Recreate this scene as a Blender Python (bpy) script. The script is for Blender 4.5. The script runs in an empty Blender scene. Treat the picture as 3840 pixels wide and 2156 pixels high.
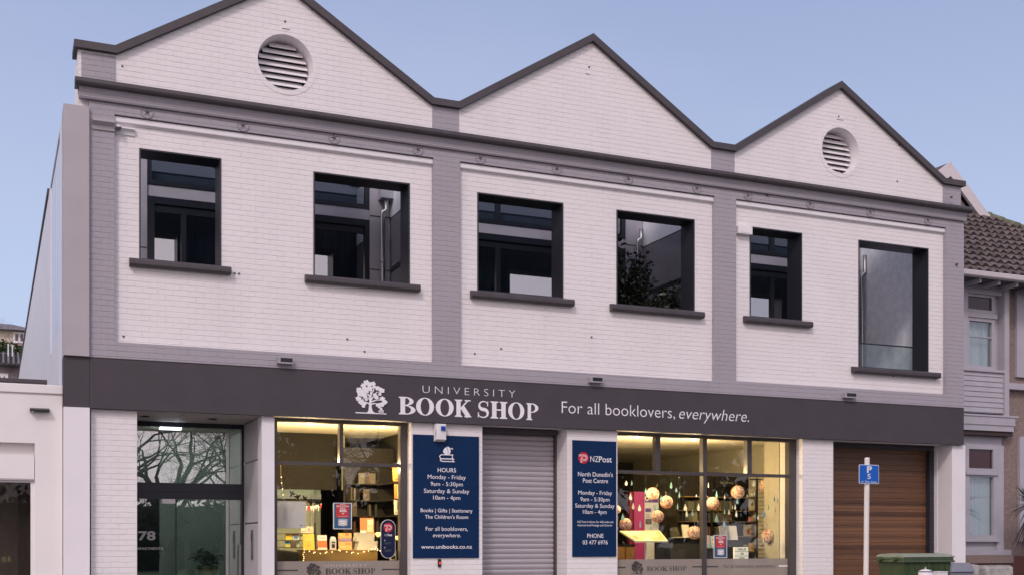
import bpy, bmesh, math, random
from mathutils import Vector, Matrix
R = math.radians
random.seed(7)
SC = bpy.context.scene
COL = SC.collection

# ------------------------------------------------------------------ camera, sky, sun, exposure
cam_d = bpy.data.cameras.new('camera'); cam = bpy.data.objects.new('camera', cam_d); COL.objects.link(cam)
cam.location = (0, -19.3, 1.6)
cam.rotation_euler = (R(90), 0, -math.atan(1907/4427))
cam_d.sensor_width = 36; cam_d.lens = 41.50; cam_d.shift_y = 0.2479
cam_d.clip_start = 0.1; cam_d.clip_end = 3000
SC.camera = cam
SC.view_settings.view_transform = 'Standard'; SC.view_settings.look = 'None'
SC.view_settings.exposure = 0.0; SC.view_settings.gamma = 1.0

world = bpy.data.worlds.new('World'); SC.world = world; world.use_nodes = True
wn = world.node_tree; wn.nodes.clear()
out = wn.nodes.new('ShaderNodeOutputWorld'); bg = wn.nodes.new('ShaderNodeBackground')
sky = wn.nodes.new('ShaderNodeTexSky'); sky.sky_type = 'NISHITA'; sky.sun_disc = False
SUN_AZ = 215.0          # compass style: 0 = +Y, 90 = +X ; the glow is behind the camera, to its left
sky.sun_elevation = R(3.0); sky.sun_rotation = R(SUN_AZ)
sky.air_density = 1.0; sky.dust_density = 1.0; sky.ozone_density = 1.0
# after-sunset colouring of the whole dome: pale blue opposite the glow, pink-cream towards it
tc = wn.nodes.new('ShaderNodeTexCoord')
sep = wn.nodes.new('ShaderNodeSeparateXYZ'); wn.links.new(tc.outputs['Generated'], sep.inputs[0])
dot = wn.nodes.new('ShaderNodeVectorMath'); dot.operation = 'DOT_PRODUCT'
wn.links.new(tc.outputs['Generated'], dot.inputs[0])
dot.inputs[1].default_value = (math.sin(R(SUN_AZ)), math.cos(R(SUN_AZ)), 0)
elev = wn.nodes.new('ShaderNodeValToRGB'); wn.links.new(sep.outputs['Z'], elev.inputs[0])
e = elev.color_ramp.elements
e[0].position = 0.0; e[0].color = (0.63, 0.72, 0.93, 1)
e[1].position = 1.0; e[1].color = (0.26, 0.32, 0.55, 1)
m_ = e.new(0.20); m_.color = (0.525, 0.635, 0.895, 1)
m_ = e.new(0.42); m_.color = (0.36, 0.44, 0.695, 1)
glow = wn.nodes.new('ShaderNodeMapRange'); wn.links.new(dot.outputs['Value'], glow.inputs[0])
glow.inputs[1].default_value = -0.25; glow.inputs[2].default_value = 1.0
glow.interpolation_type = 'SMOOTHSTEP'
gl2 = wn.nodes.new('ShaderNodeMix'); gl2.data_type = 'RGBA'
wn.links.new(glow.outputs[0], gl2.inputs[0]); wn.links.new(elev.outputs[0], gl2.inputs[6])
gl2.inputs[7].default_value = (1.62, 1.36, 1.42, 1)
# thin uneven veil of high cloud
cn = wn.nodes.new('ShaderNodeTexNoise'); cn.inputs['Scale'].default_value = 2.2; cn.inputs['Detail'].default_value = 6; cn.inputs['Roughness'].default_value = .55
cmap = wn.nodes.new('ShaderNodeMapping'); cmap.inputs['Scale'].default_value = (1, 1, 2.6); wn.links.new(tc.outputs['Generated'], cmap.inputs[0]); wn.links.new(cmap.outputs[0], cn.inputs['Vector'])
cr_ = wn.nodes.new('ShaderNodeMapRange'); wn.links.new(cn.outputs[0], cr_.inputs[0]); cr_.inputs[1].default_value = .40; cr_.inputs[2].default_value = .72; cr_.inputs[3].default_value = 0; cr_.inputs[4].default_value = .26
veil = wn.nodes.new('ShaderNodeMix'); veil.data_type = 'RGBA'; wn.links.new(cr_.outputs[0], veil.inputs[0]); wn.links.new(gl2.outputs[2], veil.inputs[6]); veil.inputs[7].default_value = (0.62, 0.69, 0.90, 1)
bgA = wn.nodes.new('ShaderNodeMix'); bgA.data_type = 'RGBA'; bgA.inputs[0].default_value = 0.94
skm = wn.nodes.new('ShaderNodeMix'); skm.data_type = 'RGBA'; skm.blend_type = 'MULTIPLY'; skm.inputs[0].default_value = 1
wn.links.new(sky.outputs[0], skm.inputs[6]); skm.inputs[7].default_value = (0.1, 0.1, 0.1, 1)
wn.links.new(skm.outputs[2], bgA.inputs[6]); wn.links.new(veil.outputs[2], bgA.inputs[7])
wn.links.new(bgA.outputs[2], bg.inputs['Color']); bg.inputs['Strength'].default_value = 1.0
wn.links.new(bg.outputs[0], out.inputs[0])

sun_d = bpy.data.lights.new('sun', 'SUN'); sun = bpy.data.objects.new('sun', sun_d); COL.objects.link(sun)
sun_d.energy = 1.35; sun_d.angle = R(10); sun_d.color = (1.0, 0.90, 0.86)
sun.rotation_euler = Vector((0.46, 0.60, -0.66)).to_track_quat('-Z', 'Y').to_euler()

# ------------------------------------------------------------------ materials
MATS = {}
def _new(name):
    m = bpy.data.materials.new(name); m.use_nodes = True
    nt = m.node_tree; b = nt.nodes['Principled BSDF']
    return m, nt, b
def mat(name, col, rough=0.6, metal=0.0, var=0.06, scale=6.0, bump=0.0, bscale=60.0, spec=0.5, stretch=(1, 1, 1)):
    """plain surface with a soft procedural unevenness"""
    if name in MATS: return MATS[name]
    m, nt, b = _new(name)
    b.inputs['Roughness'].default_value = rough; b.inputs['Metallic'].default_value = metal
    b.inputs['Specular IOR Level'].default_value = spec
    t = nt.nodes.new('ShaderNodeTexCoord'); mp = nt.nodes.new('ShaderNodeMapping')
    mp.inputs['Scale'].default_value = stretch
    nt.links.new(t.outputs['Object'], mp.inputs[0])
    n = nt.nodes.new('ShaderNodeTexNoise'); n.inputs['Scale'].default_value = scale; n.inputs['Detail'].default_value = 5
    nt.links.new(mp.outputs[0], n.inputs['Vector'])
    r = nt.nodes.new('ShaderNodeValToRGB'); nt.links.new(n.outputs[0], r.inputs[0])
    lo = [max(0, c*(1-var)) for c in col]; hi = [min(1, c*(1+var)) for c in col]
    r.color_ramp.elements[0].position = .3; r.color_ramp.elements[1].position = .7
    r.color_ramp.elements[0].color = (*lo, 1); r.color_ramp.elements[1].color = (*hi, 1)
    nt.links.new(r.outputs[0], b.inputs['Base Color'])
    if bump:
        n2 = nt.nodes.new('ShaderNodeTexNoise'); n2.inputs['Scale'].default_value = bscale; n2.inputs['Detail'].default_value = 4
        nt.links.new(mp.outputs[0], n2.inputs['Vector'])
        bp = nt.nodes.new('ShaderNodeBump'); bp.inputs['Strength'].default_value = bump; bp.inputs['Distance'].default_value = 0.01
        nt.links.new(n2.outputs[0], bp.inputs['Height']); nt.links.new(bp.outputs[0], b.inputs['Normal'])
    MATS[name] = m; return m
def brick(name, col, row=0.086, wid=0.236, joint=0.007, jdark=0.16, bump=0.55, tint=None):
    """painted brickwork: courses run along X, stacked along Z"""
    if name in MATS: return MATS[name]
    m, nt, b = _new(name); L = nt.links.new
    b.inputs['Roughness'].default_value = 0.62; b.inputs['Specular IOR Level'].default_value = 0.3
    t = nt.nodes.new('ShaderNodeTexCoord'); s = nt.nodes.new('ShaderNodeSeparateXYZ'); L(t.outputs['Object'], s.inputs[0])
    xy = nt.nodes.new('ShaderNodeMath'); xy.operation = 'ADD'; L(s.outputs['X'], xy.inputs[0]); L(s.outputs['Y'], xy.inputs[1])
    c = nt.nodes.new('ShaderNodeCombineXYZ'); L(xy.outputs[0], c.inputs[0]); L(s.outputs['Z'], c.inputs[1])
    n = nt.nodes.new('ShaderNodeTexNoise'); n.inputs['Scale'].default_value = 7; n.inputs['Detail'].default_value = 3
    L(t.outputs['Object'], n.inputs['Vector'])
    sc = nt.nodes.new('ShaderNodeVectorMath'); sc.operation = 'MULTIPLY_ADD'
    L(n.outputs['Color'], sc.inputs[0]); sc.inputs[1].default_value = (0.012, 0.018, 0); L(c.outputs[0], sc.inputs[2])
    bt = nt.nodes.new('ShaderNodeTexBrick'); L(sc.outputs[0], bt.inputs['Vector'])
    bt.inputs['Scale'].default_value = 1; bt.inputs['Brick Width'].default_value = wid; bt.inputs['Row Height'].default_value = row
    bt.inputs['Mortar Size'].default_value = joint; bt.inputs['Mortar Smooth'].default_value = 0.6
    bt.inputs['Color1'].default_value = (1, 1, 1, 1); bt.inputs['Color2'].default_value = (.93, .93, .93, 1); bt.inputs['Mortar'].default_value = (0.4, 0.4, 0.4, 1)
    # some joints are filled with paint, others stay open
    n3 = nt.nodes.new('ShaderNodeTexNoise'); n3.inputs['Scale'].default_value = 3.3; n3.inputs['Detail'].default_value = 6
    L(t.outputs['Object'], n3.inputs['Vector'])
    mr = nt.nodes.new('ShaderNodeMapRange'); L(n3.outputs[0], mr.inputs[0])
    mr.inputs[1].default_value = .42; mr.inputs[2].default_value = .66; mr.inputs[3].default_value = .22; mr.inputs[4].default_value = 1.0
    s2 = nt.nodes.new('ShaderNodeSeparateXYZ'); L(sc.outputs[0], s2.inputs[0])
    pm = nt.nodes.new('ShaderNodeMath'); pm.operation = 'PINGPONG'; L(s2.outputs['Y'], pm.inputs[0]); pm.inputs[1].default_value = row/2
    bed = nt.nodes.new('ShaderNodeMapRange'); L(pm.outputs[0], bed.inputs[0]); bed.interpolation_type = 'SMOOTHSTEP'
    bed.inputs[1].default_value = joint*1.15; bed.inputs[2].default_value = joint*.25; bed.inputs[3].default_value = 0; bed.inputs[4].default_value = 1
    up = nt.nodes.new('ShaderNodeMath'); up.operation = 'MULTIPLY'; L(bt.outputs['Fac'], up.inputs[0]); up.inputs[1].default_value = .34
    bj = nt.nodes.new('ShaderNodeMath'); bj.operation = 'MAXIMUM'; L(bed.outputs[0], bj.inputs[0]); L(up.outputs[0], bj.inputs[1])
    fm = nt.nodes.new('ShaderNodeMath'); fm.operation = 'MULTIPLY'; L(bj.outputs[0], fm.inputs[0]); L(mr.outputs[0], fm.inputs[1])
    n2 = nt.nodes.new('ShaderNodeTexNoise'); n2.inputs['Scale'].default_value = 1.1; n2.inputs['Detail'].default_value = 7; n2.inputs['Roughness'].default_value = .62
    L(t.outputs['Object'], n2.inputs['Vector'])
    rp = nt.nodes.new('ShaderNodeValToRGB'); L(n2.outputs[0], rp.inputs[0])
    rp.color_ramp.elements[0].position = .3; rp.color_ramp.elements[1].position = .7
    lo = tint or [x*.94 for x in col]
    rp.color_ramp.elements[0].color = (*lo, 1); rp.color_ramp.elements[1].color = (*col, 1)
    mx = nt.nodes.new('ShaderNodeMix'); mx.data_type = 'RGBA'; L(rp.outputs[0], mx.inputs[6])
    mx.inputs[7].default_value = tuple(x*(1-jdark*2.2) for x in col) + (1,)
    jm = nt.nodes.new('ShaderNodeMath'); jm.operation = 'MULTIPLY'; L(fm.outputs[0], jm.inputs[0]); jm.inputs[1].default_value = .55
    L(jm.outputs[0], mx.inputs[0]); L(mx.outputs[2], b.inputs['Base Color'])
    # faint vertical rain streaks and grime
    sm = nt.nodes.new('ShaderNodeMapping'); sm.inputs['Scale'].default_value = (2.6, 2.6, .30); L(t.outputs['Object'], sm.inputs[0])
    sn = nt.nodes.new('ShaderNodeTexNoise'); sn.inputs['Scale'].default_value = 1.0; sn.inputs['Detail'].default_value = 5; sn.inputs['Roughness'].default_value = .65; L(sm.outputs[0], sn.inputs['Vector'])
    sr2 = nt.nodes.new('ShaderNodeMapRange'); L(sn.outputs[0], sr2.inputs[0]); sr2.inputs[1].default_value = .52; sr2.inputs[2].default_value = .80; sr2.inputs[3].default_value = 1.0; sr2.inputs[4].default_value = .945
    sm2 = nt.nodes.new('ShaderNodeVectorMath'); sm2.operation = 'SCALE'; L(mx.outputs[2], sm2.inputs[0]); L(sr2.outputs[0], sm2.inputs['Scale']); L(sm2.outputs[0], b.inputs['Base Color'])
    # relief
    n4 = nt.nodes.new('ShaderNodeTexNoise'); n4.inputs['Scale'].default_value = 38; n4.inputs['Detail'].default_value = 4
    L(t.outputs['Object'], n4.inputs['Vector'])
    h1 = nt.nodes.new('ShaderNodeMath'); h1.operation = 'MULTIPLY'; L(n4.outputs[0], h1.inputs[0]); h1.inputs[1].default_value = .35
    h2 = nt.nodes.new('ShaderNodeMath'); h2.operation = 'SUBTRACT'; L(h1.outputs[0], h2.inputs[0]); L(fm.outputs[0], h2.inputs[1])
    sb = nt.nodes.new('ShaderNodeSeparateColor'); L(bt.outputs['Color'], sb.inputs[0])
    h3 = nt.nodes.new('ShaderNodeMath'); h3.operation = 'MULTIPLY_ADD'; L(sb.outputs[0], h3.inputs[0]); h3.inputs[1].default_value = 2.0; L(h2.outputs[0], h3.inputs[2])
    bp = nt.nodes.new('ShaderNodeBump'); bp.inputs['Strength'].default_value = bump; bp.inputs['Distance'].default_value = 0.008
    L(h3.outputs[0], bp.inputs['Height']); L(bp.outputs[0], b.inputs['Normal'])
    MATS[name] = m; return m
def glass(name, refl=0.10, tint=(1, 1, 1), wav=0.0, rough=0.0):
    """thin window glass: clear or tinted transmission plus a sharp mirror reflection that grows at grazing angles"""
    if name in MATS: return MATS[name]
    m = bpy.data.materials.new(name); m.use_nodes = True; nt = m.node_tree; nt.nodes.clear(); L = nt.links.new
    o = nt.nodes.new('ShaderNodeOutputMaterial'); mx = nt.nodes.new('ShaderNodeMixShader')
    tr = nt.nodes.new('ShaderNodeBsdfTransparent'); tr.inputs[0].default_value = (*tint, 1)
    gl = nt.nodes.new('ShaderNodeBsdfGlossy'); gl.inputs['Roughness'].default_value = rough
    lw = nt.nodes.new('ShaderNodeLayerWeight'); lw.inputs[0].default_value = .5
    pw = nt.nodes.new('ShaderNodeMath'); pw.operation = 'POWER'; L(lw.outputs['Facing'], pw.inputs[0]); pw.inputs[1].default_value = 4
    ma = nt.nodes.new('ShaderNodeMath'); ma.operation = 'MULTIPLY_ADD'; L(pw.outputs[0], ma.inputs[0]); ma.inputs[1].default_value = .8*(1-refl); ma.inputs[2].default_value = refl
    L(ma.outputs[0], mx.inputs[0]); L(tr.outputs[0], mx.inputs[1]); L(gl.outputs[0], mx.inputs[2]); L(mx.outputs[0], o.inputs[0])
    if wav:
        t = nt.nodes.new('ShaderNodeTexCoord'); n = nt.nodes.new('ShaderNodeTexNoise'); n.inputs['Scale'].default_value = 1.3; L(t.outputs['Object'], n.inputs['Vector'])
        bp = nt.nodes.new('ShaderNodeBump'); bp.inputs['Strength'].default_value = wav; bp.inputs['Distance'].default_value = .01
        L(n.outputs[0], bp.inputs['Height']); L(bp.outputs[0], gl.inputs['Normal'])
    MATS[name] = m; return m
def emit(name, col, strength):
    if name in MATS: return MATS[name]
    m, nt, b = _new(name); b.inputs['Base Color'].default_value = (*col, 1)
    b.inputs['Emission Color'].default_value = (*col, 1); b.inputs['Emission Strength'].default_value = strength
    MATS[name] = m; return m
def timber(name, c1, c2, board=0.11, rough=.45):
    """horizontal boards, each a slightly different shade, grain along X"""
    if name in MATS: return MATS[name]
    m, nt, b = _new(name); L = nt.links.new; b.inputs['Roughness'].default_value = rough
    t = nt.nodes.new('ShaderNodeTexCoord'); s = nt.nodes.new('ShaderNodeSeparateXYZ'); L(t.outputs['Object'], s.inputs[0])
    d = nt.nodes.new('ShaderNodeMath'); d.operation = 'DIVIDE'; L(s.outputs['Z'], d.inputs[0]); d.inputs[1].default_value = board
    f = nt.nodes.new('ShaderNodeMath'); f.operation = 'FLOOR'; L(d.outputs[0], f.inputs[0])
    w = nt.nodes.new('ShaderNodeTexWhiteNoise'); w.noise_dimensions = '1D'; L(f.outputs[0], w.inputs['W'])
    mp = nt.nodes.new('ShaderNodeMapping'); mp.inputs['Scale'].default_value = (1.2, 1.2, 30); L(t.outputs['Object'], mp.inputs[0])
    n = nt.nodes.new('ShaderNodeTexNoise'); n.inputs['Scale'].default_value = 3; n.inputs['Detail'].default_value = 6; L(mp.outputs[0], n.inputs['Vector'])
    a = nt.nodes.new('ShaderNodeMath'); a.operation = 'MULTIPLY_ADD'; L(n.outputs[0], a.inputs[0]); a.inputs[1].default_value = .7
    w2 = nt.nodes.new('ShaderNodeMath'); w2.operation = 'MULTIPLY'; L(w.outputs[0], w2.inputs[0]); w2.inputs[1].default_value = .6
    L(w2.outputs[0], a.inputs[2])
    r = nt.nodes.new('ShaderNodeValToRGB'); L(a.outputs[0], r.inputs[0]); r.color_ramp.elements[0].position = .2; r.color_ramp.elements[1].position = .95
    r.color_ramp.elements[0].color = (*c1, 1); r.color_ramp.elements[1].color = (*c2, 1)
    L(r.outputs[0], b.inputs['Base Color']); MATS[name] = m; return m
def spots(name, base, spot, scale, cut=.33, trans=.35, cov=(0, .2)):
    """printed paper: red patches on a pale sheet, lets some light through"""
    if name in MATS: return MATS[name]
    m, nt, b = _new(name); L = nt.links.new; b.inputs['Roughness'].default_value = .8; b.inputs['Specular IOR Level'].default_value = .1
    t = nt.nodes.new('ShaderNodeTexCoord'); v = nt.nodes.new('ShaderNodeTexVoronoi'); v.inputs['Scale'].default_value = scale; L(t.outputs['Object'], v.inputs['Vector'])
    r = nt.nodes.new('ShaderNodeValToRGB'); r.color_ramp.elements[0].position = cut-.05; r.color_ramp.elements[1].position = cut+.05
    r.color_ramp.elements[0].color = (*spot, 1); r.color_ramp.elements[1].color = (*base, 1)
    L(v.outputs['Distance'], r.inputs[0]); L(r.outputs[0], b.inputs['Base Color'])
    tl = nt.nodes.new('ShaderNodeBsdfTranslucent'); L(r.outputs[0], tl.inputs[0]); mx = nt.nodes.new('ShaderNodeMixShader'); mx.inputs[0].default_value = trans
    L(b.outputs[0], mx.inputs[1]); L(tl.outputs[0], mx.inputs[2]); L(mx.outputs[0], nt.nodes['Material Output'].inputs[0])
    MATS[name] = m; return m

WHITE = brick('painted_white_brick', (.80, .762, .768), jdark=.13, bump=.55)
GREY = brick('painted_grey_brick', (.37, .345, .385), jdark=.13)
SMOOTHW = mat('white_render', (.77, .74, .765), .6, var=.03, scale=2, bump=.12, bscale=90)
SMOOTHG = mat('grey_render', (.40, .37, .395), .6, var=.04, scale=2, bump=.15, bscale=90)
DARK = mat('charcoal_paint', (.062, .054, .062), .6, var=.07, scale=3, bump=.08, bscale=50, spec=.3)
DARKTRIM = mat('dark_grey_trim', (.060, .050, .057), .55, var=.12, scale=5, bump=.2, bscale=40)
LINING = mat('dark_blue_grey_metal', (.022, .023, .031), .42, var=.08, scale=3)
FRAMEM = mat('dark_anodised_frame', (.012, .016, .026), .4, var=.08, scale=4)
BRONZE = mat('bronze_window_frame', (.062, .054, .055), .42, var=.12, scale=4)
PANELG = mat('grey_cladding_panel', (.44, .43, .49), .5, var=.06, scale=3)
LETTER = mat('white_lettering', (.80, .78, .82), .5, var=.02)
LETTERG = mat('grey_lettering', (.42, .42, .42), .5, var=.02)
BLACK = mat('black_plastic', (.012, .012, .013), .4)
NAVY = mat('navy_sign_panel', (.0045, .024, .080), .45, var=.08, scale=3, spec=.15)
STEEL = mat('brushed_steel', (.36, .36, .38), .34, metal=1.0, var=.05)
CONC = mat('weathered_concrete', (.36, .34, .33), .85, var=.25, scale=9, bump=.5, bscale=30)
SHOPGLASS = glass('shop_glass', .05, (.95, .97, .94), wav=.10)
ENTRYGLASS = glass('entrance_glass', .40, (.60, .67, .64), wav=.06)
FLATGLASS = glass('apartment_glass', .34, (.58, .64, .70), wav=.03)
PLAINGLASS = glass('old_house_glass', .12, (.9, .95, .95), wav=.15)
WARM = (1.0, .70, .36)

# ------------------------------------------------------------------ mesh helpers
class MB:
    """collects faces; every face remembers a material slot"""
    def __init__(s): s.v = []; s.f = []; s.m = []; s.mats = []; s.smooth = []
    def _mi(s, m):
        if m not in s.mats: s.mats.append(m)
        return s.mats.index(m)
    def add(s, verts, faces, m, smooth=False):
        b = len(s.v); s.v += [tuple(x) for x in verts]; mi = s._mi(m)
        for f in faces: s.f.append([b+i for i in f]); s.m.append(mi); s.smooth.append(smooth)
    def box(s, x0, x1, y0, y1, z0, z1, m, M=None):
        v = [(x0,y0,z0),(x1,y0,z0),(x1,y1,z0),(x0,y1,z0),(x0,y0,z1),(x1,y0,z1),(x1,y1,z1),(x0,y1,z1)]
        if M is not None: v = [tuple(M @ Vector(p)) for p in v]
        s.add(v, [(0,3,2,1),(4,5,6,7),(0,1,5,4),(1,2,6,5),(2,3,7,6),(3,0,4,7)], m); return s
    def hexa(s, pts, m):
        """eight corners: bottom ring then top ring"""
        s.add(pts, [(0,3,2,1),(4,5,6,7),(0,1,5,4),(1,2,6,5),(2,3,7,6),(3,0,4,7)], m); return s
    def tube(s, pts, rad, m, n=8, caps=True, smooth=True):
        pts = [Vector(p) for p in pts]
        if not hasattr(rad, '__len__'): rad = [rad]*len(pts)
        rings = []; prev = None
        for i, p in enumerate(pts):
            d = (pts[min(i+1, len(pts)-1)]-pts[max(i-1, 0)]).normalized()
            if prev is None:
                u = d.cross(Vector((0,0,1)));  u = u if u.length > 1e-3 else d.cross(Vector((1,0,0)))
            else: u = prev - d*prev.dot(d)
            u.normalize(); prev = u; w = d.cross(u)
            rings.append([p+(u*math.cos(2*math.pi*k/n)+w*math.sin(2*math.pi*k/n))*rad[i] for k in range(n)])
        v = [q for r in rings for q in r]; f = []
        for i in range(len(pts)-1):
            for k in range(n): f.append((i*n+k, i*n+(k+1)%n, (i+1)*n+(k+1)%n, (i+1)*n+k))
        s.add(v, f, m, smooth)
        if caps:
            s.add(rings[0], [tuple(range(n))[::-1]], m); s.add(rings[-1], [tuple(range(n))], m)
        return s
    def lathe(s, prof, m, c=(0,0,0), n=24, smooth=True):
        v = []; f = []
        for r, z in prof: v += [(c[0]+r*math.cos(2*math.pi*k/n), c[1]+r*math.sin(2*math.pi*k/n), c[2]+z) for k in range(n)]
        for i in range(len(prof)-1):
            for k in range(n): f.append((i*n+k, i*n+(k+1)%n, (i+1)*n+(k+1)%n, (i+1)*n+k))
        s.add(v, f, m, smooth); return s
    def ball(s, c, r, m, n=12, sq=(1,1,1)):
        prof = [(max(1e-4, math.sin(math.pi*i/n)), -math.cos(math.pi*i/n)) for i in range(n+1)]
        v = []; f = []; k2 = 2*n
        for a, z in prof: v += [(c[0]+a*r*sq[0]*math.cos(2*math.pi*k/k2), c[1]+a*r*sq[1]*math.sin(2*math.pi*k/k2), c[2]+z*r*sq[2]) for k in range(k2)]
        for i in range(n):
            for k in range(k2): f.append((i*k2+k, i*k2+(k+1)%k2, (i+1)*k2+(k+1)%k2, (i+1)*k2+k))
        s.add(v, f, m, True); return s
    def prism(s, outer, holes, y0, y1, m):
        """polygon in the XZ plane (with holes) from y0 (front) to y1 (back)"""
        bm = bmesh.new(); edges = []
        for loop in [outer]+list(holes):
            vs = [bm.verts.new((x, 0, z)) for x, z in loop]
            edges += [bm.edges.new((vs[i], vs[(i+1) % len(vs)])) for i in range(len(vs))]
        bmesh.ops.triangle_fill(bm, use_beauty=True, use_dissolve=False, edges=edges, normal=(0, -1, 0))
        bm.verts.index_update(); V = [(v.co.x, v.co.z) for v in bm.verts]; F = []
        for f in bm.faces:
            idx = [v.index for v in f.verts]
            if f.normal.y > 0: idx = idx[::-1]
            F.append(idx)
        bm.free()
        s.add([(x, y0, z) for x, z in V], F, m); s.add([(x, y1, z) for x, z in V], [f[::-1] for f in F], m)
        for li, loop in enumerate([outer]+list(holes)):
            n = len(loop); area = sum(loop[i][0]*loop[(i+1)%n][1]-loop[(i+1)%n][0]*loop[i][1] for i in range(n))
            lp = loop if (area > 0) == (li == 0) else loop[::-1]
            s.add([(x, y0, z) for x, z in lp]+[(x, y1, z) for x, z in lp], [(i, i+n, (i+1)%n+n, (i+1)%n) for i in range(n)], m)
        return s
    def profx(s, prof, x0, x1, m, smooth=False):
        """profile of (y,z) points swept along X, closed ends"""
        n = len(prof)
        v = [(x0, y, z) for y, z in prof]+[(x1, y, z) for y, z in prof]
        f = [(i, (i+1)%n, (i+1)%n+n, i+n) for i in range(n)]
        s.add(v, f, m, smooth); s.add([(x0, y, z) for y, z in prof], [tuple(range(n))[::-1]], m); s.add([(x1, y, z) for y, z in prof], [tuple(range(n))], m); return s
    def build(s, name, parent=None, bevel=0, loc=None, rz=0):
        me = bpy.data.meshes.new(name); me.from_pydata(s.v, [], s.f)
        for m in s.mats: me.materials.append(m)
        for p, mi, sm in zip(me.polygons, s.m, s.smooth): p.material_index = mi; p.use_smooth = sm
        bm = bmesh.new(); bm.from_mesh(me); bmesh.ops.recalc_face_normals(bm, faces=bm.faces[:]) if bevel >= 0 else None
        bm.to_mesh(me); bm.free(); me.update()
        o = bpy.data.objects.new(name, me); COL.objects.link(o)
        if parent is not None:
            o.parent = parent
            if loc is None:      # geometry was given in world coordinates
                w = Vector(parent.location)
                if parent.parent: w = Vector((0, 0, 0)) if parent.type == 'MESH' and parent.parent else w
                o.location = -w if parent.type == 'EMPTY' else (0, 0, 0)
            else: o.location = loc
        elif loc is not None: o.location = loc
        o.rotation_euler[2] = rz
        if bevel > 0:
            bv = o.modifiers.new('bevel', 'BEVEL'); bv.width = bevel; bv.segments = 2; bv.limit_method = 'ANGLE'; bv.angle_limit = R(40)
        return o
def rect(x0, x1, z0, z1): return [(x0, z0), (x1, z0), (x1, z1), (x0, z1)]
def circ(cx, cz, r, n=40): return [(cx+r*math.cos(2*math.pi*i/n), cz+r*math.sin(2*math.pi*i/n)) for i in range(n)]
def thing(name, label, cat, loc=(0, 0, 0), group=None, rz=0):
    o = bpy.data.objects.new(name, None); COL.objects.link(o); o.location = loc; o.rotation_euler[2] = rz
    o.empty_display_size = .1; o['label'] = label; o['category'] = cat
    if group: o['group'] = group
    return o
def tag(o, label, cat, group=None):
    o['label'] = label; o['category'] = cat
    if group: o['group'] = group
    return o
def struct(o): o['kind'] = 'structure'; return o
def dup(root, loc, label, group=None, rz=None, scale=None):
    r = root.copy(); COL.objects.link(r); r.location = loc; r['label'] = label
    if group: r['group'] = group
    if rz is not None: r.rotation_euler[2] = rz
    if scale: r.scale = (scale,)*3
    for ch in list(root.children):
        c = ch.copy(); COL.objects.link(c); c.parent = r
        for g in list(ch.children):
            d = g.copy(); COL.objects.link(d); d.parent = c
    return r
_tc = {}
def text_verts(body, bold=0.0, spacing=1.0):
    key = (body, bold, spacing)
    if key in _tc: return _tc[key]
    cu = bpy.data.curves.new('t', 'FONT'); cu.body = body; cu.size = 1; cu.offset = bold; cu.space_character = spacing; cu.resolution_u = 4
    o = bpy.data.objects.new('t', cu); COL.objects.link(o)
    dg = bpy.context.evaluated_depsgraph_get(); me = o.evaluated_get(dg).to_mesh()
    v = [(p.co.x, p.co.y) for p in me.vertices]; f = [list(p.vertices) for p in me.polygons]
    o.evaluated_get(dg).to_mesh_clear(); bpy.data.objects.remove(o); bpy.data.curves.remove(cu)
    _tc[key] = (v, f); return v, f
CAP = None
def write(mb, body, x0, x1, z, cap, y, m, bold=0.0, shear=0.0, spacing=1.0, M=None):
    """lettering on the wall plane y: baseline z, capital height cap, stretched to run from x0 to x1"""
    global CAP
    if CAP is None:
        hv, _ = text_verts('H'); CAP = max(p[1] for p in hv)
    v, f = text_verts(body, bold, spacing)
    a = min(p[0]+shear*p[1] for p in v); b = max(p[0]+shear*p[1] for p in v)
    sx = (x1-x0)/(b-a); sz = cap/CAP
    V = [(x0+(px+shear*py-a)*sx, y, z+py*sz) for px, py in v]
    if M is not None: V = [tuple(M @ Vector(p)) for p in V]
    mb.add(V, f, m)
def ribbon(pts, w):
    """flat band of width w (or list of widths) along a polyline in XZ -> polygon"""
    n = len(pts); L_ = []; R_ = []
    for i in range(n):
        a = pts[max(i-1, 0)]; b = pts[min(i+1, n-1)]; dx, dz = b[0]-a[0], b[1]-a[1]; l = math.hypot(dx, dz) or 1
        ww = (w[i] if hasattr(w, '__len__') else w)/2
        L_.append((pts[i][0]-dz/l*ww, pts[i][1]+dx/l*ww)); R_.append((pts[i][0]+dz/l*ww, pts[i][1]-dx/l*ww))
    return L_, R_
def put_ribbon(mb, pts, w, y, m):
    a, b = ribbon(pts, w); n = len(a)
    mb.add([(x, y, z) for x, z in a]+[(x, y, z) for x, z in b], [(i, i+1, n+i+1, n+i) for i in range(n-1)], m)
def arc(cx, cz, rx, rz, a0, a1, n=16): return [(cx+rx*math.cos(R(a0+(a1-a0)*i/n)), cz+rz*math.sin(R(a0+(a1-a0)*i/n))) for i in range(n+1)]
def flat(mb, poly, y, m): mb.add([(x, y, z) for x, z in poly], [tuple(range(len(poly)))], m)

def each(name, parent, pieces, m=None, bevel=0):
    """every box of a list becomes a part of its own"""
    o = []
    for p in pieces:
        w = MB(); w.box(*p[:6], p[6] if len(p) > 6 else m); o.append(w.build(name, parent, bevel))
    return o

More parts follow.
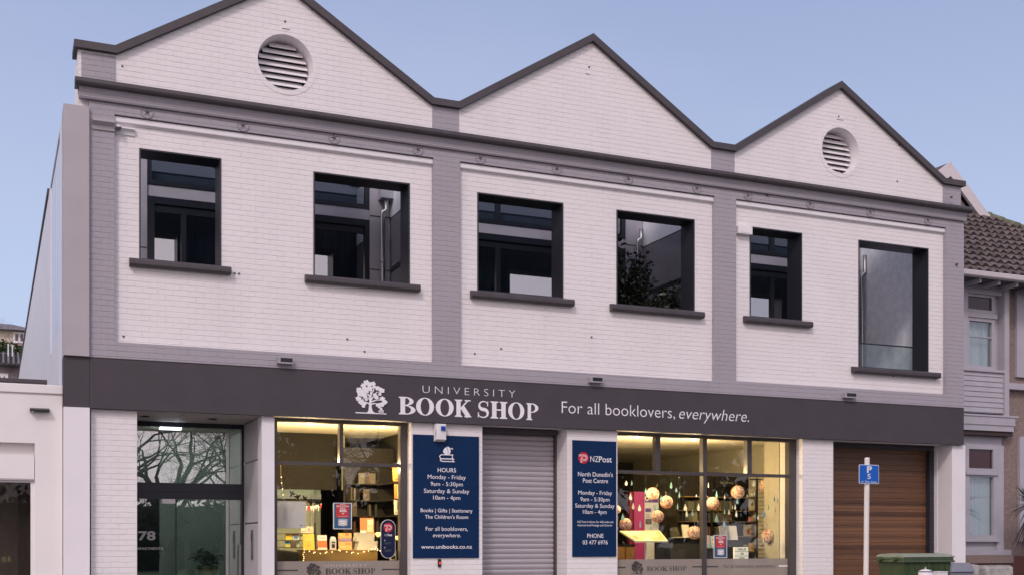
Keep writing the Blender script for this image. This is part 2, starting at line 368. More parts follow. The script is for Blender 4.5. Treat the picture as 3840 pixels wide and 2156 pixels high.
# ================================================================== THE SETTING
g = MB(); g.box(-400, 400, -300, 900, -.5, -.12, mat('asphalt', (.05, .05, .052), .85, var=.15, scale=2, bump=.4, bscale=120)); struct(g.build('road'))
g = MB(); g.box(-400, 400, -5.0, 300, -.116, 0.0, mat('pavement', (.26, .25, .24), .85, var=.12, scale=1.5, bump=.3, bscale=80)); struct(g.build('pavement'))
g = MB(); g.box(-400, 400, -5.15, -5.004, -.116, 0.004, CONC); struct(g.build('kerb'))
g = MB(); g.box(-400, 400, -60, -20.0, -.116, 0.02, mat('grass_verge', (.05, .075, .03), .9, var=.4, scale=3, bump=.6, bscale=60)); struct(g.build('far_verge'))
# hill far behind on the left: terraces rising away
g = MB(); hv = []; hf = []
NX, NY = 24, 14
for j in range(NY):
    for i in range(NX):
        x = -60+120*i/(NX-1); y = 22+130*j/(NY-1)
        hv.append((x, y, max(-.05, (y-24)*.235+.5*math.sin(x*.3)+.4*math.sin(y*.4+x*.1))))
for j in range(NY-1):
    for i in range(NX-1): hf.append((j*NX+i, j*NX+i+1, (j+1)*NX+i+1, (j+1)*NX+i))
g.add(hv, hf, mat('hill_grass', (.055, .07, .035), .95, var=.4, scale=.6, bump=.6, bscale=8), True); struct(g.build('hill'))

# ================================================================== BOOK SHOP BUILDING
BLD = thing('shop_building', 'two-storey painted brick shop building with three gables above a dark fascia', 'building', (9.8, 0, 0))
def P_(mb, name, parent=None, bevel=0): return mb.build(name, parent or BLD, bevel)
# --- upper storey and gables (white painted brick)
WIN = [(1.953, 3.217, 6.02, 7.755), (4.724, 6.401, 6.01, 7.733), (7.648, 9.323, 6.01, 7.728), (10.417, 12.10, 5.99, 7.73), (13.356, 14.595, 5.99, 7.73), (15.998, 17.825, 5.16, 7.74)]
PARA = [(1.05, 9.16), (1.62, 9.16), (4.20, 10.72), (6.79, 9.13), (7.31, 9.13), (9.90, 10.74), (12.46, 9.13), (13.02, 9.13), (15.52, 10.74), (18.2, 9.13), (18.70, 9.13)]
V1 = (4.259, 9.47, .462); V3 = (15.55, 9.497, .466)
wholes = [rect(*w) for w in WIN]; vholes = [circ(*V1), circ(*V3)]
w = MB(); w.prism([(1.05, 4.43), (18.70, 4.43)]+PARA[::-1], wholes+vholes, 0.0, .40, WHITE); P_(w, 'upper_wall')
w = MB(); w.prism([(1.1, 4.6), (18.6, 4.6), (18.6, 8.95), (1.1, 8.95)], wholes, .402, .44, LINING); P_(w, 'balcony_side_lining')
# --- grey painted frame of piers, bottom band and frieze, proud of the white panels
w = MB(); w.prism(rect(1.207, 18.716, 4.43, 8.40), [rect(1.578, 6.802, 4.692, 8.205), rect(7.292, 12.496, 4.672, 8.205), rect(12.983, 18.225, 4.70, 8.205)], -.09, -.002, GREY)
for x0, x1 in ((1.10, 1.600), (6.81, 7.30), (12.475, 13.00), (18.215, 18.705)):   # short stubs above the cornice
    w.box(x0, x1, -.014, -.001, 8.66, 9.13, GREY)
P_(w, 'pilaster_frame')
w = MB()
for x0, x1 in ((1.578, 6.802), (7.292, 12.496), (12.983, 18.225)):
    w.profx([(-.001, 8.190), (-.050, 8.190), (-.056, 8.175), (-.056, 8.112), (-.048, 8.100), (-.030, 8.104), (-.022, 8.085), (-.001, 8.08)], x0+.001, x1-.001, SMOOTHW); P_(w, 'panel_moulding'); w = MB()
# --- cornice: grey corbel below, dark rounded cap above
w = MB(); w.profx([(-.002, 8.402), (-.092, 8.402), (-.135, 8.372), (-.15, 8.40), (-.15, 8.46), (-.17, 8.50), (-.19, 8.535), (-.002, 8.535)], 1.06, 18.74, GREY); P_(w, 'cornice_corbel')
w = MB(); prof = [(-.002, 8.537), (-.20, 8.537)]+[(-.215+.062*math.cos(R(a))*1.0, 8.595+.062*math.sin(R(a))) for a in (-80, -110, -140, -170, -200, -230, -260)]+[(-.19, 8.672), (-.002, 8.69)]
w.profx(prof, 1.0, 18.80, DARKTRIM); P_(w, 'cornice')
# --- coping along the parapet
def offs(line, d):
    o = []
    for i, p in enumerate(line):
        a = line[max(i-1, 0)]; b = line[min(i+1, len(line)-1)]
        def nrm(p, q):
            l = math.hypot(q[0]-p[0], q[1]-p[1]) or 1; return (-(q[1]-p[1])/l, (q[0]-p[0])/l)
        n1 = nrm(a, p) if i else nrm(p, b); n2 = nrm(p, b) if i < len(line)-1 else n1
        mx, mz = n1[0]+n2[0], n1[1]+n2[1]; l2 = (mx*mx+mz*mz)/2 or 1
        k = d*2/(mx*n1[0]+mz*n1[1])/2 if (mx*n1[0]+mz*n1[1]) else d
        o.append((p[0]+mx*k, p[1]+mz*k))
    return o
base = [(.99, 9.16)]+PARA[1:-1]+[(18.78, 9.13)]
base = offs(base, .002); top = offs(base, .115)
w = MB(); w.prism(base+top[::-1], [], -.085, .46, DARKTRIM); P_(w, 'parapet_coping', bevel=.012)
# --- round louvred vents
for cx, cz, r in (V1, V3):
    w = MB()
    n = 48
    ring = [(cx+(r+.075)*math.cos(2*math.pi*i/n), cz+(r+.075)*math.sin(2*math.pi*i/n)) for i in range(n)]
    w.prism(ring, [circ(cx, cz, r-.006, n)], -.006, .012, WHITE)
    inn = circ(cx, cz, r-.006, n); inn2 = circ(cx, cz, r-.03, n)
    w.add([(x, .012, z) for x, z in inn]+[(x, .36, z) for x, z in inn2], [(i, (i+1) % n, (i+1) % n+n, i+n) for i in range(n)], SMOOTHW, True)
    vent = P_(w, 'gable_vent')
    w = MB(); w.prism(circ(cx, cz, r-.025, 32), [], .34, .36, BLACK); P_(w, 'vent_backing', vent)
    w = MB(); k = 8
    for i in range(k):
        z = cz-r+.05+(2*r-.1)*(i+.5)/k; hw = math.sqrt(max(.001, (r-.04)**2-(z-cz)**2))
        dz = .054
        w.hexa([(cx-hw, .20, z-dz-.006), (cx+hw, .20, z-dz-.006), (cx+hw, .30, z+dz-.012), (cx-hw, .30, z+dz-.012), (cx-hw, .20, z-dz+.01), (cx+hw, .20, z-dz+.01), (cx+hw, .30, z+dz), (cx-hw, .30, z+dz)], SMOOTHW)
    P_(w, 'louvre_slats', vent)
# --- star shaped tie plates
RINGSHADE = mat('tie_plate_ring_shade', (.27, .245, .275), .6, var=.1); STARSHADE = mat('tie_plate_star_shade', (.12, .105, .115), .6, var=.15)  # ring and star darkened in colour for the shading of their relief
for i, x in enumerate((2.063, 3.549, 5.051, 6.521, 7.672, 9.152, 10.618, 12.096, 13.257, 14.727, 16.222, 17.73)):
    z = 8.305; w = MB()
    w.prism(circ(x, z, .098, 32), [circ(x, z, .086, 32)], -.103, -.091, RINGSHADE)
    star = []
    for k in range(10):
        a = R(90+36*k+7*i); rr = .076 if k % 2 == 0 else .013; star.append((x+rr*math.cos(a), z+rr*math.sin(a)))
    w.add([(px, -.094, pz) for px, pz in star]+[(x, -.108, z)], [(k, (k+1) % 10, 10) for k in range(10)], STARSHADE)
    P_(w, 'tie_plate')
# --- smooth fin wall on the left corner, ground-floor piers
w = MB(); w.box(.838, 1.205, -.15, .40, 4.437, 8.245, SMOOTHG); w.box(.838, 1.213, -.14, .40, 0, 3.652, SMOOTHW); P_(w, 'corner_fin')
for name, x0, x1, d in (('brick_pier', 1.24, 1.922, 1.0), ('brick_pier', 6.428, 7.747, .55), ('brick_pier', 9.408, 10.442, .55), ('brick_pier', 14.613, 15.370, .75)):
    w = MB(); w.box(x0, x1, 0, d, 0, 3.652, WHITE); P_(w, name, bevel=.006)
w = MB(); w.box(18.462, 18.832, -.02, .75, 0, 3.652, SMOOTHW); P_(w, 'end_pier', bevel=.006)
w = MB(); w.box(3.868, 4.074, -.01, .30, 0, 3.652, SMOOTHW); w.box(3.90, 4.074, .30, 1.62, 0, 3.652, PANELG)
w.box(3.894, 3.8995, .31, 1.61, .3, 3.64, BLACK)
for z0, z1 in ((.3, 1.905), (1.93, 2.955), (2.98, 3.645)): w.box(3.880, 3.8935, .305, 1.60, z0, z1, mat('jamb_panel', (.55, .52, .54), .5, var=.04))
P_(w, 'entrance_jamb')
# --- dark fascia band
w = MB(); w.box(.838, 1.207, -.10, .40, 3.653, 4.434, DARK); w.box(1.211, 18.704, -.10, .02, 3.653, 4.434, DARK)
w.box(.84, 18.70, -.108, -.0985, 4.428, 4.437, DARKTRIM)
P_(w, 'fascia_board')
w = MB(); w.box(.86, 18.69, .021, .40, 3.66, 4.428, SMOOTHW); P_(w, 'lintel')
# --- side walls, back, roof
sw = MB(); PANELS = mat('pale_side_panels', (.66, .66, .71), .5, var=.04, scale=1.5)
def sx(y): return .845-.299*y/34
for y0, y1, zz in ((.40, .95, 8.27), (.954, 4.4, 5.08), (4.404, 12.0, 8.27), (12.01, 34, 8.27)):
    sw.hexa([(sx(y0), y0, 0), (sx(y0)+.25, y0, 0), (sx(y1)+.25, y1, 0), (sx(y1), y1, 0), (sx(y0), y0, zz), (sx(y0)+.25, y0, zz), (sx(y1)+.25, y1, zz), (sx(y1), y1, zz)], PANELS)
sw.hexa([(sx(5)-.03, 5, 8.272), (1.2, 5, 8.272), (1.0, 34, 8.272), (sx(34)-.03, 34, 8.272), (sx(5)-.03, 5, 8.36), (1.2, 5, 8.36), (1.0, 34, 8.36), (sx(34)-.03, 34, 8.36)], DARKTRIM)
P_(sw, 'side_wall')
w = MB(); w.hexa([(sx(.96)+.02, .96, 5.085), (sx(.96)+.04, .96, 5.085), (sx(4.39)+.04, 4.39, 5.085), (sx(4.39)+.02, 4.39, 5.085), (sx(.96)+.02, .96, 8.2), (sx(.96)+.04, .96, 8.2), (sx(4.39)+.04, 4.39, 8.2), (sx(4.39)+.02, 4.39, 8.2)], mat('sky_reflection_glass', (.60, .67, .80), .45, var=.10, scale=2, stretch=(1, 1, .15), spec=.12))  # pale streaky blue painted for the sky's reflection in the pane
sw_ = P_(w, 'side_window')
w = MB()
for y0, y1, z0, z1 in ((.955, 4.398, 8.201, 8.27), (.955, 1.03, 5.083, 8.20), (4.34, 4.398, 5.083, 8.20)): w.hexa([(sx(y0)-.004, y0, z0), (sx(y0)+.05, y0, z0), (sx(y1)+.05, y1, z0), (sx(y1)-.004, y1, z0), (sx(y0)-.004, y0, z1), (sx(y0)+.05, y0, z1), (sx(y1)+.05, y1, z1), (sx(y1)-.004, y1, z1)], PANELS)
P_(w, 'window_frame', sw_)
w = MB(); w.box(1.05, 1.30, .41, .9, 8.25, 9.12, SMOOTHW); P_(w, 'parapet_return'); each('outer_wall', BLD, [(18.45, 18.70, .41, 30, 0, 9.0), (1.1, 18.6, 30, 30.3, 0, 9.0)], WHITE)
for a, b, c in ((1.3, 4.2, 7.05), (7.05, 9.9, 12.74), (12.74, 15.52, 18.4)):
    w = MB()
    for (x0, z0), (x1, z1) in (((a, 9.0), (b, 10.55)), ((b, 10.55), (c, 9.0))):
        w.hexa([(x0, 6.0, z0-.1), (x1, 6.0, z1-.1), (x1, 30, z1-.1), (x0, 30, z0-.1), (x0, 6.0, z0), (x1, 6.0, z1), (x1, 30, z1), (x0, 30, z0)], DARKTRIM)
    w.prism([(a+.01, 8.95), (c-.01, 8.95), (b, 10.44)], [], 6.02, 6.08, PANELG); w.box(a, c, 2.92, 6.0, 8.93, 8.99, DARKTRIM); P_(w, 'roof')
# --- upper window openings: dark metal lining and thick sill
SILLS = [(1.80, 3.36, 6.015), (4.575, 6.56, 6.005), (7.51, 9.50, 5.99), (10.27, 12.26, 5.98), (13.20, 14.78, 5.98), (15.81, 18.06, 5.152)]
for (x0, x1, z0, z1), (a, b, zs) in zip(WIN, SILLS):
    w = MB(); w.prism(rect(x0-.001, x1+.001, z0, z1+.001), [rect(x0+.022, x1-.022, z0+.012, z1-.022)], -.012, .446, LINING)
    o = P_(w, 'window_lining')
    w = MB(); w.profx([(-.002, zs-.125), (-.10, zs-.125), (-.128, zs-.10), (-.128, zs-.035), (-.105, zs-.008), (-.002, zs+.006)], a, b, DARKTRIM); P_(w, 'window_sill', o, bevel=.008)
# --- recessed balcony storey seen through the openings
BAYS = [(1.32, 2.36, 6.48, 6.89), (7.27, 7.95, 12.09, 12.50), (13.2, 13.5, 18.05, 18.43)]
for a, g0, g1, b in BAYS:
    w = MB(); w.box(a, g0, 2.68, 2.9, 4.6, 9.0, PANELG); w.box(g1+.004, b-.003, 2.68, 2.9, 4.6, 9.0, PANELG)
    w.box(g0, g1, 2.72, 2.9, 7.79, 8.005, PANELG); w.box(g0, g1, 2.72, 2.9, 8.9, 9.05, PANELG)
    for z in (6.84, 7.865): w.box(g1+.006, b-.004, 2.674, 2.679, z, z+.016, BLACK)
    w.box(a, g0-.01, 2.674, 2.679, 6.845, 6.86, BLACK); P_(w, 'balcony_wall')
WPALE = mat('pale_blue_panel', (.86, .88, .93), .45, var=.03)
for px0, px1, rough in ((6.892, 7.262, 0), (12.502, 13.192, 0)):
    w = MB(); w.box(px0, px1, .45, 2.676, 7.865, 9.05, WPALE); w.box(px0+.003, px1-.003, .45, 2.676, 4.6, 7.84, mat('dark_glossy_panel', (.22, .22, .25), .16, var=.05))
    w.box(px0-.004, px0+.1, .45, 2.672, 6.80, 6.90, LINING)
    P_(w, 'partition_wall')
w = MB(); w.box(18.30, 18.445, .45, 2.676, 4.6, 9.0, mat('rough_cast_render', (.74, .76, .82), .9, var=.10, scale=6, bump=1.0, bscale=18)); P_(w, 'party_wall')
w = MB(); w.box(1.3, 18.44, .45, 2.678, 4.5, 4.598, CONC); P_(w, 'balcony_floor')
CURT = mat('dim_curtain', (.19, .22, .27), .9, var=.3, scale=3, stretch=(12, 1, .2))
for bi, (a, g0, g1, b) in enumerate(BAYS):
    # clerestory strip
    mull = {0: [4.35], 1: [9.178], 2: [15.845]}[bi]
    xs = [g0+.002]+mull+[g1-.002]
    w = MB()
    w.box(g0+.002, g1-.002, 2.70, 2.80, 8.006, 8.085, FRAMEM); w.box(g0+.002, g1-.002, 2.70, 2.80, 8.82, 8.90, FRAMEM)
    for i, x in enumerate(xs):
        x0 = x if i == 0 else (x-.08 if i == len(xs)-1 else x-.05); w.box(x0, x0+(.08 if i in (0, len(xs)-1) else .10), 2.70, 2.80, 8.086, 8.819, FRAMEM)
    cl = P_(w, 'clerestory_window')
    w = MB(); w.box(g0+.06, g1-.06, 2.745, 2.755, 8.07, 8.84, FLATGLASS); P_(w, 'pane', cl)
    w = MB(); w.box(g0+.06, g1-.06, 2.86, 2.87, 8.07, 8.25, mat('pale_reflection_strip', (.80, .86, .88), .8, var=.05)); w.box(g0+.06, g1-.06, 2.865, 2.872, 8.251, 8.86, mat('dark_room', (.09, .11, .15), .9)); P_(w, 'reflection_backing', cl)  # pale strip stands in for a reflection in the clerestory glass
    # tall glazed doors
    w = MB(); w.box(g0+.002, g1-.002, 2.69, 2.80, 7.66, 7.788, FRAMEM); w.box(g0+.002, g1-.002, 2.69, 2.80, 4.6, 4.70, FRAMEM)
    w.box(g0+.1, g1-.1, 2.72, 2.78, 7.52, 7.659, FRAMEM)
    dm = {0: [3.0, 4.75], 1: [9.178, 10.6], 2: [15.845]}[bi]
    w.box(g0+.002, g0+.13, 2.69, 2.80, 4.701, 7.659, FRAMEM); w.box(g1-.09, g1-.002, 2.69, 2.80, 4.701, 7.659, FRAMEM)
    for x in dm: w.box(x-.045, x+.045, 2.70, 2.80, 4.701, 7.519, FRAMEM)
    gd = P_(w, 'glazed_door')
    w = MB(); w.box(g0+.12, g1-.08, 2.745, 2.755, 4.69, 7.53, FLATGLASS); P_(w, 'pane', gd)
    w = MB()
    N = int((g1-g0)/.05); vv = []
    for i in range(N+1):
        x = g0+.1+(g1-g0-.2)*i/N; y = 3.02+.03*math.sin(i*1.9)+.015*math.sin(i*.7); vv += [(x, y, 4.7), (x, y, 7.6)]
    w.add(vv, [(2*i, 2*i+2, 2*i+3, 2*i+1) for i in range(N)], CURT, True); P_(w, 'curtain', gd)
# steel downpipes with rain heads
def downpipe(x, y, ztop, zbend, head=True, off=-.08):
    w = MB()
    w.tube([(x, y, 4.62), (x, y, zbend-.05), (x, y, zbend), (x-off, y, zbend+.05), (x-off, y, ztop)], .047, STEEL, 12)
    w.lathe([(.047, -.02), (.056, -.02), (.056, .02), (.047, .02)], STEEL, (x, y, 6.98), 12)
    o = P_(w, 'downpipe')
    if head:
        w = MB(); w.box(x-off-.14, x-off+.16, y-.11, y+.115, ztop+.001, ztop+.42, mat('galvanised_sheet', (.52, .53, .57), .35, metal=.6)); P_(w, 'rain_head', o, bevel=.008)
downpipe(6.703, 2.56, 8.18, 7.93); downpipe(12.32, 2.56, 8.2, 7.95, False); downpipe(18.20, 2.52, 8.2, 7.75, False)
w = MB(); w.box(15.9, 18.2, .60, .612, 4.75, 5.76, glass('balustrade_glass', .035, (.86, .92, .92))); w.box(15.9, 18.2, .59, .622, 5.761, 5.785, FRAMEM); P_(w, 'glass_balustrade')
# --- small hidden-from-street surfaces of the ground floor: floors and rooms
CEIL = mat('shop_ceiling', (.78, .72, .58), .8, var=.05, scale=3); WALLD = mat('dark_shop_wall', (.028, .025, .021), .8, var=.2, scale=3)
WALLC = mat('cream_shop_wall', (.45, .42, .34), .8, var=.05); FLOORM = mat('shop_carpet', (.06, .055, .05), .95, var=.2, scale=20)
for x0, x1 in ((4.08, 9.38), (9.44, 15.36)):
    w = MB(); w.box(x0, x1, .30, 8.0, 3.68, 3.76, CEIL)
    for yy in (1.9, 3.4, 4.9): w.box(x0, x1, yy, yy+.012, 3.674, 3.6795, WALLC)
    P_(w, 'shop_ceiling')
w = MB(); w.box(4.08, 15.36, .34, 8.0, .05, .25, FLOORM); P_(w, 'shop_floor')
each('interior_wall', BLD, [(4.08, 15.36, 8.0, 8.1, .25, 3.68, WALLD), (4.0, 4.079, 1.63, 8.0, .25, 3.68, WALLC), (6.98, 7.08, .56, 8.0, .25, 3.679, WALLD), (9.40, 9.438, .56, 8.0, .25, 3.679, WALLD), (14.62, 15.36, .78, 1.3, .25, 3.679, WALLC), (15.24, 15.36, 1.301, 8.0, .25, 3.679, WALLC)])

# --- shop windows: bronze frames, panes, frosted band with lettering
def pane_box(w, x0, x1, z0, z1, y=.26): w.box(x0, x1, y, y+.008, z0, z1, SHOPGLASS)
SERIF = {}
def serif(mb, ch, x0, x1, z, h, y, m, ex=1.0):
    """bold old-style capitals built from stems, bowls and bracketed serifs"""
    W = x1-x0; st = .26*W*ex; th = .055*h*ex; yy = [y]
    def nx(): yy[0] -= .0006; return yy[0]
    def stem(cx, w_=None):
        w_ = w_ or st; flat(mb, rect(cx-w_/2, cx+w_/2, z, z+h), nx(), m)
        s = w_*.5+.10*W
        for zz, sg in ((z, 1), (z+h, -1)):
            flat(mb, [(cx-s, zz), (cx+s, zz), (cx+s, zz+sg*th*.8), (cx+w_/2, zz+sg*th*2.0), (cx-w_/2, zz+sg*th*2.0), (cx-s, zz+sg*th*.8)][::sg], nx(), m)
    def bowl(cx, cz, rx, rz, t, a0, a1):
        o_ = arc(cx, cz, rx, rz, a0, a1, 18); i_ = arc(cx, cz, rx-t, rz-th*.9, a0, a1, 18); n = len(o_); q = nx()
        mb.add([(a, q, b) for a, b in o_+i_], [(i, i+1, n+i+1, n+i) for i in range(n-1)], m)
    if ch == 'O': bowl(x0+W/2, z+h/2, W/2, h*.515, st*.98, 0, 360)
    elif ch == 'B':
        stem(x0+.28*W)
        bowl(x0+.42*W, z+h*.755, .46*W, h*.245, st*.9, -90, 90); bowl(x0+.42*W, z+h*.265, .57*W, h*.265, st, -90, 90)
        for zz in (z+h-th*.45, z+h*.52, z+th*.45): flat(mb, rect(x0+.2*W, x0+.44*W, zz-th*.45, zz+th*.45), nx(), m)
    elif ch == 'P':
        stem(x0+.28*W); bowl(x0+.42*W, z+h*.72, .57*W, h*.28, st, -90, 90)
        for zz in (z+h-th*.45, z+h*.44+th*.45): flat(mb, rect(x0+.2*W, x0+.44*W, zz-th*.45, zz+th*.45), nx(), m)
    elif ch == 'H':
        stem(x0+.23*W); stem(x1-.23*W); flat(mb, rect(x0+.23*W, x1-.23*W, z+h*.47, z+h*.55), nx(), m)
    elif ch == 'K':
        stem(x0+.25*W)
        put_ribbon(mb, [(x0+.3*W, z+h*.40), (x0+.82*W, z+h*.97)], th*1.5, nx(), m)
        put_ribbon(mb, [(x0+.46*W, z+h*.60), (x0+.86*W, z+h*.03)], st*1.05, nx(), m)
        flat(mb, rect(x0+.62*W, x0+.98*W, z+h-th*1.3, z+h), nx(), m); flat(mb, rect(x0+.60*W, x1+.02*W, z, z+th*1.3), nx(), m)
    elif ch == 'S':
        pts = arc(x0+.52*W, z+h*.74, .37*W, h*.225, 20, 180, 10)+arc(x0+.50*W, z+h*.74, .36*W, h*.24, 190, 250, 5)+arc(x0+.46*W, z+h*.28, .40*W, h*.235, 62, -10, 6)+arc(x0+.46*W, z+h*.255, .40*W, h*.22, -20, -165, 10)
        n = len(pts); wd = [st*(.30+.78*math.exp(-((i/(n-1)-.5)/.22)**2)) for i in range(n)]
        put_ribbon(mb, pts, wd, nx(), m)
        flat(mb, [(x0+.80*W, z+h*.70), (x0+.90*W, z+h*.70), (x0+.90*W, z+h*1.0), (x0+.84*W, z+h*.98)], nx(), m)
        flat(mb, [(x0+.02*W, z), (x0+.08*W, z+h*.02), (x0+.12*W, z+h*.32), (x0+.02*W, z+h*.32)], nx(), m)
SLOT = [('B', 0, .319), ('O', .325, .652), ('O', .681, 1.012), ('K', 1.024, 1.330), ('S', 1.456, 1.676), ('H', 1.697, 2.020), ('O', 2.035, 2.350), ('P', 2.375, 2.625)]
def book_shop(mb, x0, x1, z, h, y, m, ex=1.0):
    k = (x1-x0)/2.625
    for ch, a, b in SLOT: serif(mb, ch, x0+a*k, x0+b*k, z, h, y, m, ex)
def emblem(mb, x0, z0, wd, ht, y, m, seed=4):
    """broad-crowned tree over a ground line, books and a fruit at its foot"""
    rr = random.Random(seed); q = [y]
    def nx(): q[0] -= .0005; return q[0]
    X = lambda u: x0+u*wd
    Z = lambda v: z0+v*ht
    flat(mb, rect(X(0), X(1), Z(0), Z(.033)), nx(), m)
    flat(mb, [(X(.36), Z(.03)), (X(.63), Z(.03)), (X(.55), Z(.09)), (X(.52), Z(.2)), (X(.515), Z(.42)), (X(.52), Z(.62)), (X(.46), Z(.62)), (X(.445), Z(.42)), (X(.43), Z(.2)), (X(.41), Z(.08))], nx(), m)
    for br in ([(.48, .40), (.40, .48), (.28, .46), (.16, .38)], [(.5, .28), (.6, .32), (.74, .30), (.86, .27)], [(.50, .42), (.60, .55), (.68, .66), (.80, .68)], [(.46, .5), (.38, .62), (.28, .66), (.14, .7)], [(.49, .6), (.5, .75), (.44, .88)], [(.5, .58), (.58, .72), (.62, .85)], [(.44, .3), (.34, .34), (.22, .26)], [(.5, .36), (.66, .42), (.84, .44)]):
        put_ribbon(mb, [(X(a), Z(b)) for a, b in br], [wd*.045, wd*.035, wd*.028, wd*.02][:len(br)], nx(), m)
    def blob(cx, cz, r):
        n = 26; ph = rr.random()*6
        flat(mb, [(X(cx)+r*wd*math.cos(2*math.pi*i/n)*(1+.14*math.sin(5*2*math.pi*i/n+ph)+.08*math.sin(9*2*math.pi*i/n)), Z(cz)+r*wd*.82*math.sin(2*math.pi*i/n)*(1+.14*math.sin(5*2*math.pi*i/n+ph)+.08*rr.uniform(-1, 1))) for i in range(n)], nx(), m)
    for b in ((.35, .93, .10), (.25, .84, .085), (.44, .89, .085), (.56, .91, .085), (.60, .82, .06), (.30, .74, .09), (.45, .76, .10), (.12, .70, .10), (.16, .60, .115), (.28, .62, .09), (.30, .52, .08), (.09, .44, .09), (.18, .34, .10), (.27, .30, .08), (.25, .22, .06), (.34, .42, .05), (.71, .78, .085), (.84, .72, .095), (.62, .57, .07), (.67, .50, .075), (.78, .60, .055), (.86, .47, .085), (.94, .37, .085), (.84, .29, .09), (.72, .27, .075), (.76, .21, .05), (.36, .66, .06)):
        blob(*b)
    for v in (.045, .075, .105): flat(mb, rect(X(.74), X(.90), Z(v), Z(v+.018)), nx(), m)
    for u in (.74, .885): flat(mb, rect(X(u), X(u+.015), Z(.045), Z(.12)), nx(), m)
    flat(mb, circ(X(.82), Z(.155), wd*.042, 14), nx(), m)
FROST = mat('frosted_film', (.33, .285, .25), .5, var=.02)
FROST.node_tree.nodes['Principled BSDF'].inputs['Alpha'].default_value = .78
DKL = mat('dark_window_lettering', (.05, .045, .045), .5, var=.02)
# left shop window
w = MB()
w.box(4.076, 4.166, .20, .34, .55, 3.652, BRONZE); w.box(6.30, 6.426, .20, .34, .55, 3.652, BRONZE)
w.box(4.167, 6.299, .20, .34, 3.60, 3.651, BRONZE); w.box(4.167, 6.299, .205, .335, 2.885, 2.945, BRONZE); w.box(4.167, 6.299, .20, .34, .551, .62, BRONZE)
w.box(5.225, 5.29, .205, .335, 2.946, 3.599, BRONZE)
sl = P_(w, 'shop_window')
for a, b, c, d in ((4.16, 5.23, 2.94, 3.605), (5.285, 6.305, 2.94, 3.605), (4.16, 6.305, .61, 2.89)):
    w = MB(); pane_box(w, a, b, c, d); P_(w, 'pane', sl)
w = MB(); w.box(4.168, 6.298, .2505, .2545, .62, 1.275, FROST); P_(w, 'frosted_band', sl)
w = MB(); Y = .249
book_shop(w, 4.985, 5.865, 1.052, .098, Y, DKL, 1.0); P_(w, 'window_lettering', sl); w = MB(); write(w, 'UNIVERSITY', 4.98, 5.72, 1.175, .045, Y, LETTERG, spacing=1.3); P_(w, 'window_lettering', sl)
w = MB(); emblem(w, 4.665, 1.0, .245, .24, Y, DKL); P_(w, 'window_emblem', sl)
for a, b in ((4.17, 4.525), (5.985, 6.297)): w = MB(); flat(w, rect(a, b, 1.112, 1.135), Y, DKL); P_(w, 'rule_line', sl)
each('stall_riser', BLD, [(4.08, 6.42, .02, .30, 0, .549), (10.45, 14.6, .02, .30, 0, .549)], SMOOTHW)
# right shop window
w = MB()
w.box(10.444, 10.49, .20, .34, .55, 3.652, BRONZE); w.box(14.44, 14.611, .20, .34, .55, 3.652, BRONZE)
w.box(10.491, 14.439, .20, .34, 3.595, 3.651, BRONZE); w.box(10.491, 14.439, .205, .335, 2.885, 2.945, BRONZE); w.box(10.491, 14.439, .20, .34, .551, .62, BRONZE)
for a, b in ((11.375, 11.475), (12.425, 12.515), (13.445, 13.55)): w.box(a, b, .205, .335, 2.946, 3.594, BRONZE)
w.box(12.43, 12.51, .206, .334, .621, 2.884, BRONZE)
sr = P_(w, 'shop_window')
for a, b, c, d in ((10.485, 11.38, 2.94, 3.6), (11.47, 12.43, 2.94, 3.6), (12.51, 13.45, 2.94, 3.6), (13.545, 14.445, 2.94, 3.6), (10.485, 12.435, .61, 2.89), (12.505, 14.445, .61, 2.89)):
    w = MB(); pane_box(w, a, b, c, d); P_(w, 'pane', sr)
w = MB(); w.box(10.492, 12.428, .2505, .2545, .62, 1.268, FROST); P_(w, 'frosted_band', sr); w = MB(); w.box(12.512, 14.438, .2505, .2545, .62, 1.268, FROST); P_(w, 'frosted_band', sr)
w = MB()
book_shop(w, 11.20, 12.08, 1.045, .088, Y, DKL, .85); P_(w, 'window_lettering', sr); w = MB(); emblem(w, 10.87, .995, .245, .24, Y, DKL); P_(w, 'window_emblem', sr); w = MB(); write(w, 'For all booklovers, everywhere.', 12.93, 14.15, 1.09, .062, Y, DKL); P_(w, 'window_lettering', sr)
for a, b in ((10.495, 10.75), (12.21, 12.427), (12.515, 12.80), (14.22, 14.437)): w = MB(); flat(w, rect(a, b, 1.105, 1.13), Y, DKL if a < 14 else LETTER); P_(w, 'rule_line', sr)
# --- roller shutter
w = MB(); prof = []; zz = .25; pitch = .0945
while zz < 3.64:
    for t in (0, .2, .4, .6, .8): prof.append((.52-.022*math.sin(math.pi*t), zz+pitch*.88*t/.8))
    prof.append((.527, zz+pitch*.93)); zz += pitch
n = len(prof); X0, X1 = 7.70, 9.45
w.add([(X0, y, z) for y, z in prof]+[(X1, y, z) for y, z in prof], [(i, i+1, n+i+1, n+i) for i in range(n-1)], mat('shutter_steel', (.40, .375, .405), .42, var=.05, scale=4, stretch=(.3, 1, 8)), False)
rs = P_(w, 'roller_shutter', bevel=-1)
each('guide_rail', rs, [(7.748, 7.79, .44, .535, 0, 3.65), (9.365, 9.407, .44, .535, 0, 3.65)], DARKTRIM)
w = MB(); w.box(7.80, 9.36, .30, .56, 3.56, 3.652, DARKTRIM); P_(w, 'shutter_hood', rs)
